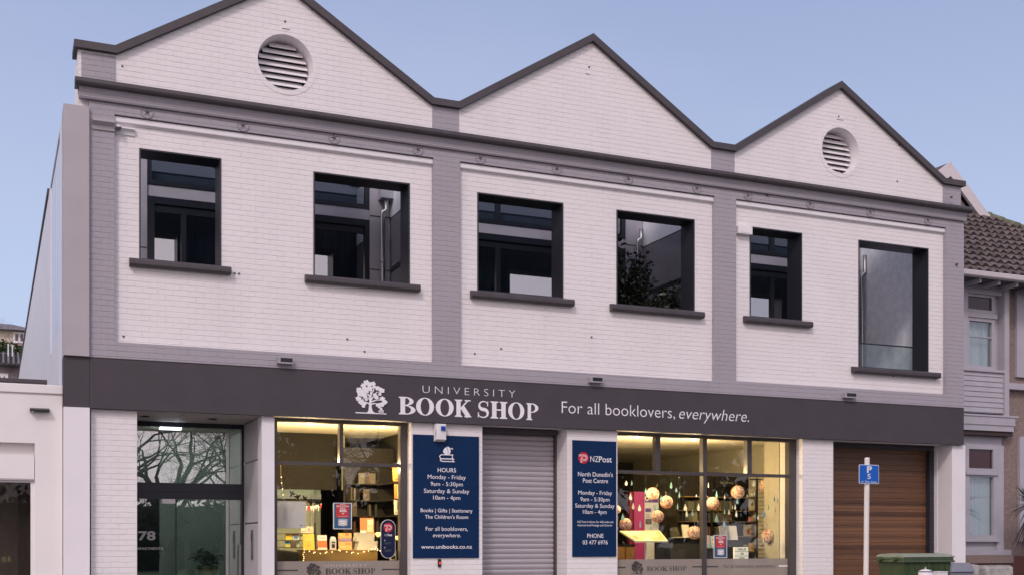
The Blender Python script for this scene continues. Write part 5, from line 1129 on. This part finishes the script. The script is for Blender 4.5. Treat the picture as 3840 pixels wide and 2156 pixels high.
w = MB(); w.box(5.06, 5.099, 3.26, 3.94, 3.64, 3.672, WPL); w.box(5.701, 5.74, 3.26, 3.94, 3.64, 3.672, WPL); w.box(5.099, 5.701, 3.26, 3.299, 3.64, 3.672, WPL); w.box(5.099, 5.701, 3.901, 3.94, 3.64, 3.672, WPL); w.build('frame', t2)
lo.location = (-.1, -.5, 3.35)
t = thing('bunting', 'white triangular bunting with one red flag before the lit back room', 'bunting', (5.2, 2.0, 2.2))
w = MB(); w.tube([(5.05, 2, 2.25), (5.2, 2, 2.245), (5.37, 2, 2.30)], .003, WPL, 4); w.build('cord', t)
for i in range(7):
    x = 5.06+.045*i; z = 2.248+.05*max(0, (i-3)/4); w = MB(); w.prism([(x, z), (x+.042, z+.005), (x+.022, z-.085-.04*(i % 2))], [], 1.996, 1.999, mat('flag_red', (.5, .03, .06), .7) if i in (1, 6) else WPL); w.build('flag', t)
# dark flying cut-outs on a garland
CUT = mat('black_card', (.018, .016, .014), .8)
c0 = None
for i, (x, z, a) in enumerate(((4.542, 2.417, .5), (4.644, 2.359, -.2), (4.764, 2.331, .7), (4.88, 2.272, 0), (5.013, 2.268, -.4))):
    lab = 'black card bird cut-out, %s from the left on the garland in the left shop window' % ordn[i]
    if c0 is None:
        c0 = thing('bird_cutout', lab, 'cut-out', (x, .8, z), 'black bird cut-outs on a garland')
        w = MB(); w.prism([(-.012, -.055), (.012, -.055), (.018, -.01), (.055, .02), (.06, .05), (.03, .035), (.012, .03), (.014, .05), (0, .06), (-.014, .05), (-.012, .03), (-.03, .035), (-.06, .052), (-.055, .02), (-.018, -.01)], [], -.002, .002, CUT); w.build('body', c0, loc=(0, 0, 0))
        w = MB(); w.tube([(0, 0, .06), (0, 0, .12)], .001, CUT, 3); w.build('thread', c0, loc=(0, 0, 0)); c0.rotation_euler[1] = a
    else:
        o = dup(c0, (x, .8, z), lab); o.rotation_euler[1] = a
# rack of children's books behind, left
t = thing('book_rack', 'dark wire book rack at the left behind the notice', 'rack', (4.9, 2.3, .25))
for x in (4.58, 5.32): w = MB(); w.tube([(x, 2.32, .25), (x, 2.32, 1.95)], .014, BLACK, 6); w.build('post', t)
each('shelf', t, [(4.57, 5.33, 2.16, 2.30, z-.012, z-.003) for z in (1.34, 1.50, 1.635, 1.757)], BLACK)
for lab, x, z, wd, h, c, b in (('round-topped yellow children\'s book on the rack', 4.805, 1.636, .11, .115, (.80, .60, .04), ()), ('children\'s book with a red top and blue picture on the rack', 4.935, 1.636, .12, .112, (.55, .62, .70), [(0, 1, .8, 1, (.7, .12, .06)), (.2, .8, .2, .6, (.08, .18, .5))]),
  ('blue and yellow book low on the rack', 4.80, 1.501, .12, .115, (.12, .42, .62), [(0, 1, .0, .45, (.6, .6, .12))]), ('pale green book low on the rack beside the yellow book', 4.95, 1.501, .10, .11, (.45, .55, .3), [(.2, .8, .3, .7, (.12, .3, .45))]),
  ('white book with pink patches on the top shelf of the rack', 5.075, 1.758, .085, .10, (.75, .66, .58), [(.1, .9, .2, .4, (.7, .25, .3))]), ('pink and cream book on the top shelf of the rack', 5.19, 1.758, .14, .125, (.78, .62, .50), [(.3, .6, .3, .8, (.75, .3, .35)), (.7, .9, .2, .6, (.5, .55, .3))]), ('pale book at the right end of the middle rack shelf', 5.06, 1.636, .07, .10, (.40, .46, .40), ())):
    book(lab, x, 2.20, z, wd, h, .015, c, .1, bands=b)
t = book('dark brown open book propped up low at the left of the plinth', 4.735, 1.5, 1.50, .11, .11, .015, (.10, .055, .04), .2)
t = thing('display_stand', 'black cloth-covered low stand at the left of the wooden plinth', 'stand', (4.6, 1.3, .25))
w = MB(); w.hexa([(4.2, 1.3, .25), (4.82, 1.3, .25), (4.82, 1.75, .25), (4.2, 1.75, .25), (4.25, 1.33, 1.49), (4.79, 1.33, 1.42), (4.79, 1.70, 1.42), (4.25, 1.70, 1.49)], mat('black_cloth', (.02, .02, .019), .95, var=.4, bump=.6, bscale=12)); w.build('cloth', t, bevel=.03)
w = MB(); w.box(4.26, 4.40, 1.36, 1.60, 1.491, 1.498, BLACK); w.build('top', t)
# sale posters on the glass
def sale_poster(label, x0, x1, z0, z1, y=.24):
    t = thing('sale_poster', label, 'poster', ((x0+x1)/2, y, z0)); W, H_ = x1-x0, z1-z0
    w = MB(); w.box(x0, x1, y-.004, y-.001, z0, z1, WD); w.build('sheet', t)
    w = MB(); w.box(x0+.02*W*2, x1-.04*W, y-.0055, y-.0042, z0+.025*H_, z1-.02*H_, mat('poster_blue', (.03, .10, .20), .5)); w.box(x0+.15*W, x1-.15*W, y-.0070, y-.0056, z0+.44*H_, z1-.04*H_, mat('poster_red', (.50, .035, .035), .5)); w.build('print', t)
    w = MB(); yy = y-.0085
    write(w, 'RELOCATION', x0+.17*W, x1-.17*W, z0+.845*H_, .055*H_, yy, WD, bold=.02); write(w, 'SALE', x0+.36*W, x1-.36*W, z0+.775*H_, .05*H_, yy, WD, bold=.02); write(w, '30%', x0+.33*W, x1-.28*W, z0+.655*H_, .09*H_, yy, WD, bold=.03); write(w, 'off', x0+.45*W, x1-.42*W, z0+.57*H_, .05*H_, yy, WD, bold=.02)
    flat(w, rect(x0+.35*W, x1-.35*W, z0+.93*H_, z0+.945*H_), yy, WD); flat(w, rect(x0+.25*W, x1-.25*W, z0+.485*H_, z0+.493*H_), yy, WD); w.build('lettering', t)
    w = MB()
    for k in range(3):
        zz = z0+(.14+.085*k)*H_; w.add([(x0+.26*W, yy, zz), (x0+.56*W, yy, zz-.03*H_), (x0+.76*W, yy, zz+.01*H_), (x0+.76*W, yy, zz+.07*H_), (x0+.56*W, yy, zz+.04*H_), (x0+.26*W, yy, zz+.065*H_)], [(0, 1, 4, 5), (1, 2, 3, 4)], mat('poster_pale', (.55, .50, .48), .6))
        w.add([(x0+.26*W, yy-.0004, zz+.065*H_), (x0+.56*W, yy-.0004, zz+.04*H_), (x0+.76*W, yy-.0004, zz+.07*H_), (x0+.48*W, yy-.0004, zz+.10*H_)], [(0, 1, 2, 3)], mat('poster_teal', (.25, .38, .40), .6) if k == 2 else WD)
    w.build('book_picture', t)
sale_poster('red and blue sale poster stuck inside the left shop window above the books', 5.125, 5.445, 1.815, 2.26)
sale_poster('red and blue sale poster low in the lantern window beside the centre post', 12.69, 12.995, 1.285, 1.732)
# round-ended postal panel on the left window
t = thing('postal_decal', 'tall navy round-ended post panel with red emblem at the right of the left window', 'sign', (6.09, .24, 1.316))
def pill(x0, x1, z0, z1): r = (x1-x0)/2; return arc((x0+x1)/2, z1-r, r, r, 0, 180, 18)+arc((x0+x1)/2, z0+r, r, r, 180, 360, 18)
w = MB(); w.prism(pill(5.957, 6.222, 1.316, 1.982), [], .236, .239, WD); w.prism(pill(5.964, 6.215, 1.323, 1.975), [], .2335, .2358, mat('deep_navy', (.006, .012, .045), .3)); w.build('panel', t)
w = MB(); post_mark(w, 6.09, 1.845, .082, .232); w.build('post_emblem', t)
w = MB(); write(w, 'NZ', 6.02, 6.08, 1.70, .035, .2315, LETTERG); write(w, 'Post', 6.082, 6.16, 1.70, .035, .2315, LETTER, bold=.03)
for z in (1.625, 1.50):
    flat(w, circ(6.03, z, .012, 10), .2315, LETTERG)
    for k in range(2): flat(w, rect(6.025, 6.15-.02*k, z-.045-.018*k, z-.039-.018*k), .2315, mat('faint_print', (.12, .13, .18), .6))
w.build('lettering', t)
# book case along the right wall of the left shop
SH = mat('dark_shelf_wood', (.012, .009, .007), .7, var=.3, scale=4)
t = thing('book_case', 'tall dark book case along the right side of the left shop interior', 'book case', (6.8, 1.9, .25))
w = MB(); w.box(6.60, 6.62, 1.25, 1.29, .25, 3.3, SH); w.box(6.955, 6.975, .6, 3.4, .25, 3.4, SH); w.box(5.95, 6.95, 2.62, 2.66, .25, 3.4, SH); w.build('frame', t)
each('shelf', t, [(6.0, 6.95, 2.30, 2.619, z-.02, z) for z in (1.45, 1.78, 2.09, 2.385, 2.70, 3.05)]+[(6.62, 6.954, .75, 2.29, z-.02, z) for z in (1.45, 1.78, 2.09, 2.385, 2.70, 3.05)], SH)
book('orange art book face out near the top right of the left window shelves', 6.56, 1.2, 2.701, .14, .245, .02, (.55, .19, .03), .08, bands=[(.1, .9, .1, .2, (.2, .06, .02)), (.2, .8, .5, .8, (.62, .30, .08))])
book('book with an orange strip and pale corner, second shelf at the right', 6.575, 1.2, 2.386, .12, .262, .02, (.48, .16, .03), .08, bands=[(.45, 1, 0, .95, (.70, .60, .40))])
book('white book with a dark figure, third shelf at the right of the left window', 6.575, 1.2, 2.091, .125, .27, .02, (.66, .62, .50), .08, bands=[(.45, .9, .35, .85, (.12, .08, .05)), (.1, .4, .1, .2, (.4, .35, .25))])
rr = random.Random(31)
BG = 'dim books on the dark shelves of the left shop'
for z in (1.451, 1.781, 2.091, 2.386, 2.701):
    x = 6.02
    while x < 6.55:
        h = rr.uniform(.19, .27); wd = rr.choice((.03, .04, .12)); c = rr.choice(((.05, .035, .025), (.08, .065, .05), (.035, .04, .045), (.07, .03, .02), (.10, .09, .07), (.025, .035, .025)))
        if rr.random() < .8: book('dim dark book on the shadowy shelves at the back right of the left shop', x+wd/2, 2.36, z, wd, h, .14 if wd < .1 else .02, c, 0, group=BG)
        x += wd+rr.choice((.004, .03, .09))
# small lit lamps and a cream box at the right of the left window
LAMPG = emit('amber_shade', (1, .62, .16), 2.6)
for lab, x, z, s in (('amber glass lamp glowing left of the round-ended post panel', 6.142, 1.733, .048), ('amber glass lamp glowing right of the round-ended post panel', 6.50, 1.672, .040)):
    t = thing('amber_lamp', lab, 'lamp', (x, 1.0, z))
    w = MB(); w.lathe([(.012, -1.0*s), (.7*s, -.55*s), (1.0*s, .1*s), (.85*s, .6*s), (.4*s, .75*s)], LAMPG, (0, 0, 0), 14); w.build('lamp_shade', t, loc=(0, 0, 0))
    w = MB(); w.lathe([(.4*s, .75*s), (.35*s, 1.0*s), (.001, 1.05*s)], BLACK, (0, 0, 0), 12); w.tube([(0, 0, s), (0, 0, 3.66-z)], .003, BLACK, 5); w.build('hanging_flex', t, loc=(0, 0, 0))
t = thing('carton', 'small cream cardboard box low in the right corner of the left shop window', 'box', (6.22, .42, 1.27))
w = MB(); w.box(6.19, 6.292, .40, .47, 1.276, 1.44, mat('cream_card', (.62, .58, .40), .8)); w.build('case', t)
w = MB(); w.box(6.205, 6.265, .397, .3995, 1.30, 1.355, BK); w.build('printed_picture', t)
t = thing('shelf_upright', 'thin pale vertical strip hanging behind the sale poster in the left shop', 'upright', (6.03, 3, 2.6))
w = MB(); w.box(6.02, 6.075, 3.0, 3.03, 2.6, 3.66, mat('pale_strip', (.40, .40, .26), .7)); w.build('strip', t)

# --- lantern window: banner, poster board, lectern, tables, shelves
MAG = mat('magenta_banner', (.36, .035, .20), .6, var=.05)
t = thing('banner', 'tall magenta banner panel at the back of the lantern window', 'banner', (12.66, 3.2, .25))
w = MB(); w.box(12.50, 12.60, 3.26, 3.40, .25, 2.69, mat('dark_magenta_side', (.16, .012, .045), .6)); w.build('side_panel', t)
w = MB(); w.box(12.58, 12.84, 3.2, 3.25, .25, 2.69, MAG); w.build('front_panel', t)
t = thing('poster_board', 'white and purple notice board beside the magenta banner', 'notice board', (13.02, 3.2, .25))
w = MB(); w.box(12.845, 13.19, 3.2, 3.23, .6, 2.65, mat('board_white', (.58, .60, .70), .5)); w.build('panel', t)
PUR = mat('board_purple', (.10, .055, .30), .5)
w = MB(); w.box(12.85, 13.18, 3.195, 3.1995, 2.46, 2.645, PUR); w.box(12.86, 13.0, 3.195, 3.1995, 2.25, 2.33, PUR); w.box(13.10, 13.16, 3.195, 3.1995, 2.22, 2.33, PUR); w.box(12.86, 13.02, 3.195, 3.1995, 1.98, 2.10, mat('photo_print', (.12, .10, .14), .6, var=.6, scale=30)); w.box(13.04, 13.18, 3.195, 3.1995, 1.90, 2.08, mat('photo_print_b', (.35, .38, .45), .6, var=.6, scale=30))
flat(w, circ(12.90, 2.55, .055, 18), 3.194, WD); flat(w, circ(12.90, 2.55, .035, 18), 3.193, PUR)
for k in range(5): flat(w, rect(12.87, 12.97, 2.20-.02*k, 2.206-.02*k), 3.194, PUR); flat(w, rect(13.05, 13.15, 2.40-.02*k, 2.405-.02*k), 3.194, PUR)
w.build('print', t)
t = thing('lectern', 'tilted display board with a bright picture page on a thin white stand', 'lectern', (11.87, 1.4, .25))
w = MB(); a, b, c, d = (11.50, 1.22, 1.615), (12.27, 1.26, 1.622), (12.36, 1.75, 1.83), (11.43, 1.75, 1.82)
w.hexa([Vector(p)+Vector((0, .004, -.03)) for p in (a, b, c, d)]+[Vector(p) for p in (a, b, c, d)], mat('pale_board_edge', (.72, .68, .50), .6)); w.build('board', t)
def lq(u, v, h=.004):
    A, B, C_, D_ = (Vector(p) for p in (a, b, c, d)); return (A.lerp(B, u)).lerp(D_.lerp(C_, u), v)+Vector((0, 0, h))
w = MB()
for u0, u1, v0, v1, cc in ((.03, .97, .05, .95, (.66, .58, .34)), (.55, .97, .06, .94, (.50, .38, .16)), (.08, .5, .55, .9, (.70, .67, .50)), (.12, .30, .15, .45, (.42, .38, .25)), (.34, .5, .1, .5, (.74, .70, .56)), (.60, .80, .3, .8, (.62, .50, .30))):
    h = .004+.0006*len(w.f); w.add([lq(u0, v0, h), lq(u1, v0, h), lq(u1, v1, h), lq(u0, v1, h)], [(0, 1, 2, 3)], cm(cc))
w.build('picture_page', t)
w = MB(); w.tube([(11.87, 1.45, .26), (11.87, 1.45, 1.68)], .016, WPL, 10); w.lathe([(.2, 0), (.2, .015), (.03, .03), (.016, .05)], WPL, (11.87, 1.45, .25), 20); w.build('stand', t)
t = thing('drawer_unit', 'brown wooden cabinet at the lower left inside the lantern window', 'cabinet', (11.8, 2.4, .25))
BRW = timber('brown_cabinet', (.07, .035, .012), (.15, .08, .03), .7)
w = MB(); w.box(11.55, 12.05, 2.22, 2.6, .25, 1.53, BRW); w.build('carcass', t)
for x0, x1 in ((11.57, 11.80), (11.83, 12.03)):
    w = MB(); w.box(x0, x1, 2.205, 2.219, .3, 1.50, mat('cabinet_door', (.17, .09, .03), .5, var=.2)); w.build('door', t)
w = MB(); w.box(11.5, 12.1, 2.18, 2.64, 1.531, 1.545, BLACK); w.build('top', t)
t = thing('display_table', 'black display table in the middle of the lantern window', 'display table', (13.1, 2.1, .25))
w = MB(); w.box(12.60, 13.95, 1.75, 2.5, 1.66, 1.685, BLACK); w.build('top', t)
w = MB(); w.box(12.65, 13.9, 1.80, 2.45, .25, 1.659, mat('black_skirt', (.02, .02, .02), .8)); w.build('skirt', t)
t = thing('book_holder', 'clear acrylic book holder standing on the black display table', 'book holder', (12.87, 2.0, 1.686))
ACR = glass('acrylic', .14, (.75, .78, .70)); w = MB(); w.hexa([(12.76, 1.95, 1.69), (13.0, 1.95, 1.69), (13.0, 1.958, 1.69), (12.76, 1.958, 1.69), (12.80, 2.06, 1.90), (12.98, 2.06, 1.90), (12.98, 2.068, 1.90), (12.80, 2.068, 1.90)], ACR); w.hexa([(12.80, 2.07, 1.90), (12.98, 2.07, 1.90), (12.98, 2.078, 1.90), (12.80, 2.078, 1.90), (12.76, 2.18, 1.69), (13.0, 2.18, 1.69), (13.0, 2.188, 1.69), (12.76, 2.188, 1.69)], ACR); w.build('sides', t)
w = MB(); w.box(12.74, 13.02, 1.88, 1.95, 1.687, 1.697, mat('acrylic_lip', (.55, .56, .40), .3)); w.build('lip', t)
book('white book standing on the black table behind the low lantern', 13.17, 2.0, 1.687, .19, .275, .03, (.75, .70, .55), .15, turn=.25, bands=[(.2, .8, .3, .7, (.8, .78, .7))])
book('white book with a slanting photograph, large and tilted, right of the window post', 13.77, 1.2, 1.64, .25, .30, .025, (.78, .76, .72), .25, turn=-.1, bands=[(0, .32, 0, 1, (.42, .42, .46))])
book('grey denim-patterned book leaning behind the sale poster in the lantern window', 13.56, 1.15, 1.64, .22, .29, .025, (.30, .30, .35), .2, turn=.12, bands=[(.0, .18, .0, .35, (.75, .68, .1)), (.3, .9, .35, .7, (.36, .36, .42))])
book('pale pink and teal book at the left of the lower right pane', 13.135, 1.1, 1.485, .10, .25, .02, (.62, .48, .50), .15, turn=.2, bands=[(0, 1, 0, .3, (.35, .55, .58))])
book('pale blue book with an orange figure beside the sale poster', 13.27, 1.12, 1.485, .125, .235, .02, (.50, .62, .66), .15, bands=[(.25, .75, .2, .75, (.70, .30, .14)), (.35, .65, .4, .6, (.8, .75, .65))])
t = thing('display_step', 'low black step carrying the tilted books behind the sale poster', 'stand', (13.5, 1.2, .25))
w = MB(); w.box(13.05, 13.42, 1.05, 1.3, .25, 1.484, BLACK); w.build('step', t); w = MB(); w.box(13.43, 13.98, 1.12, 1.45, .25, 1.638, BLACK); w.build('step', t)
w = MB(); w.box(13.04, 13.425, 1.03, 1.05, 1.47, 1.482, mat('acrylic_lip', (.55, .56, .4))); w.build('edge_strip', t)
t = thing('letter_board', 'white lightbox letter board reading SALE ON NOW', 'sign', (13.58, .6, 1.2))
LB = emit('lightbox_white', (.80, .76, .66), .35)
w = MB(); w.box(13.418, 13.745, .60, .66, .95, 1.495, LB); w.build('lightbox', t, bevel=.004)
each('rail', t, [(13.419, 13.744, .595, .5995, z, z+.008) for z in (1.405, 1.312)], mat('rail_grey', (.25, .24, .22), .5))
w = MB(); write(w, 'SALE', 13.50, 13.675, 1.43, .042, .594, BK, bold=.03, spacing=1.4); w.build('lettering', t); w = MB(); write(w, 'ON', 13.555, 13.625, 1.34, .042, .594, BK, bold=.03); w.build('lettering', t); w = MB(); write(w, 'NOW', 13.53, 13.65, 1.25, .042, .594, BK, bold=.03, spacing=1.3); w.build('lettering', t)
# shelving with wire grid on the right
t = thing('book_shelving', 'dark shelving with a wire grid side at the right of the lantern window', 'shelving', (14.9, 2.2, .25))
each('post', t, [(x-.018, x+.018, y-.018, y+.018, .25, 3.0) for x, y in ((15.20, 1.75), (15.23, 2.42), (14.62, 2.42), (14.05, 2.42), (13.45, 2.6))], BLACK)
w = MB(); SW_ = timber('shelf_edge_wood', (.12, .07, .02), (.24, .15, .05), .5)
each('shelf', t, [(13.4, 15.22, 2.43, 2.75, z-.02, z) for z in (1.39, 1.725, 2.045, 2.285, 2.58)], SW_)
w = MB(); w.box(13.4, 15.235, 2.76, 2.80, .25, 3.1, SH); w.build('back_panel', t)
w = MB()
for k in range(24): w.tube([(15.205, 1.75, .9+.088*k), (15.232, 2.42, .9+.088*k)], .0045, BLACK, 5)
w.tube([(14.6, 1.8, 2.93), (15.23, 1.72, 2.93)], .012, BLACK, 6); w.build('wire_grid', t)
rr = random.Random(77); SG = 'books on the dim shelving of the lantern window'
for z in (1.391, 1.726, 2.046, 2.286):
    x = 13.5
    while x < 14.6:
        h = rr.uniform(.16, .215); wd = rr.choice((.022, .03, .04, .05)); c = rr.choice(((.15, .14, .075), (.10, .09, .06), (.19, .17, .09), (.06, .07, .06), (.14, .07, .035), (.08, .10, .10)))
        if rr.random() < .86: book('upright book spine on the dim shelving behind the lanterns', x+wd/2, 2.46, z, wd, h, .15, c, 0, group=SG)
        x += wd+.003
for lab, x, z, wd, h, c, b in (('white card with a dark disc on the shelving, upper of two', 15.11, 2.59, .13, .16, (.60, .54, .40), [(.3, .8, .25, .75, (.18, .15, .09))]), ('white card with a dark disc on the shelving, lower of two', 15.11, 2.30, .14, .24, (.60, .54, .40), [(.3, .8, .35, .7, (.18, .15, .09))]), ('pink card standing on the middle shelf of the lantern window', 15.07, 2.047, .09, .10, (.60, .22, .18), ()), ('pale card with a red drawing on the lower middle shelf', 15.0, 1.727, .2, .25, (.38, .34, .28), [(.45, .7, .1, .6, (.45, .08, .08))]), ('floral book on the bottom shelf of the shelving', 14.93, 1.392, .14, .15, (.34, .28, .14), [(.2, .8, .2, .8, (.16, .14, .08))]), ('cream and orange book on the bottom shelf near the wire grid', 15.1, 1.392, .12, .175, (.62, .48, .22), [(.4, .8, .2, .8, (.5, .22, .08))])):
    book(lab, x, 2.44, z, wd, h, .02, c, .05, bands=b)
t = thing('shelf_sign', 'black shelf sign with pale lettering above the shelving', 'sign', (14.45, 2.4, 2.86))
w = MB(); w.box(14.15, 14.72, 2.40, 2.42, 2.80, 2.96, BLACK); w.build('panel', t)
w = MB(); write(w, 'Gardening', 14.25, 14.60, 2.865, .05, 2.396, mat('dim_letters', (.3, .29, .24), .6), shear=.1); w.build('lettering', t)

# dense evergreens and a clipped hedge across the street, added to darken the lower and right-hand reflections
EVG = mat('added_evergreen_leaves', (.022, .032, .016), .7, var=.5, scale=1.0)
rr = random.Random(44)
EL = 'dense dark evergreen added across the road to darken reflections in the shop glass'
ev = thing('added_evergreen', EL, 'tree', (18.5, -36, -.1), 'added dark evergreens across the road')
w = MB(); w.tube([(0, 0, 0), (.1, 0, 3), (0, .1, 8)], [.35, .28, .1], BARK, 8); w.build('trunk', ev, loc=(0, 0, 0))
w = MB()
for i in range(16):
    a = rr.uniform(0, 6.28); z = rr.uniform(1.6, 9.5); q = rr.uniform(0, 2.1)*(1-.06*z)
    leaf_cloud(w, (q*math.cos(a), q*math.sin(a), z), (1.7, 1.7, 1.5), 150, .34, EVG, rr, shell=.3)
w.build('crown', ev, loc=(0, 0, 0))
for x, y, s_, rz in ((22.5, -34, 1.0, 1), (26.5, -37, 1.15, 2), (31, -35, 1.05, 3), (35.5, -37, 1.2, 4), (40.5, -36, 1.1, 5), (46, -38, 1.2, 6), (15.2, -43, 1.0, 2.5), (20.5, -41, 1.2, 5.5)):
    dup(ev, (x, y, -.1), EL, rz=rz, scale=s_)
hd = thing('added_hedge', 'clipped dark hedge added along the far verge to darken reflections in the lower glass', 'hedge', (12, -40, 0))
w = MB()
for i in range(44): leaf_cloud(w, (-14+i*.95+rr.uniform(-.2, .2), -46+rr.uniform(-.3, .3), 2.3+rr.uniform(-.2, .5)), (.9, .8, 2.2), 60, .30, EVG, rr, shell=.7)
w.build('foliage', hd)
w = MB(); w.box(-14, 28, -46.5, -45.8, 0, 3.6, EVG); w.build('stems', hd)
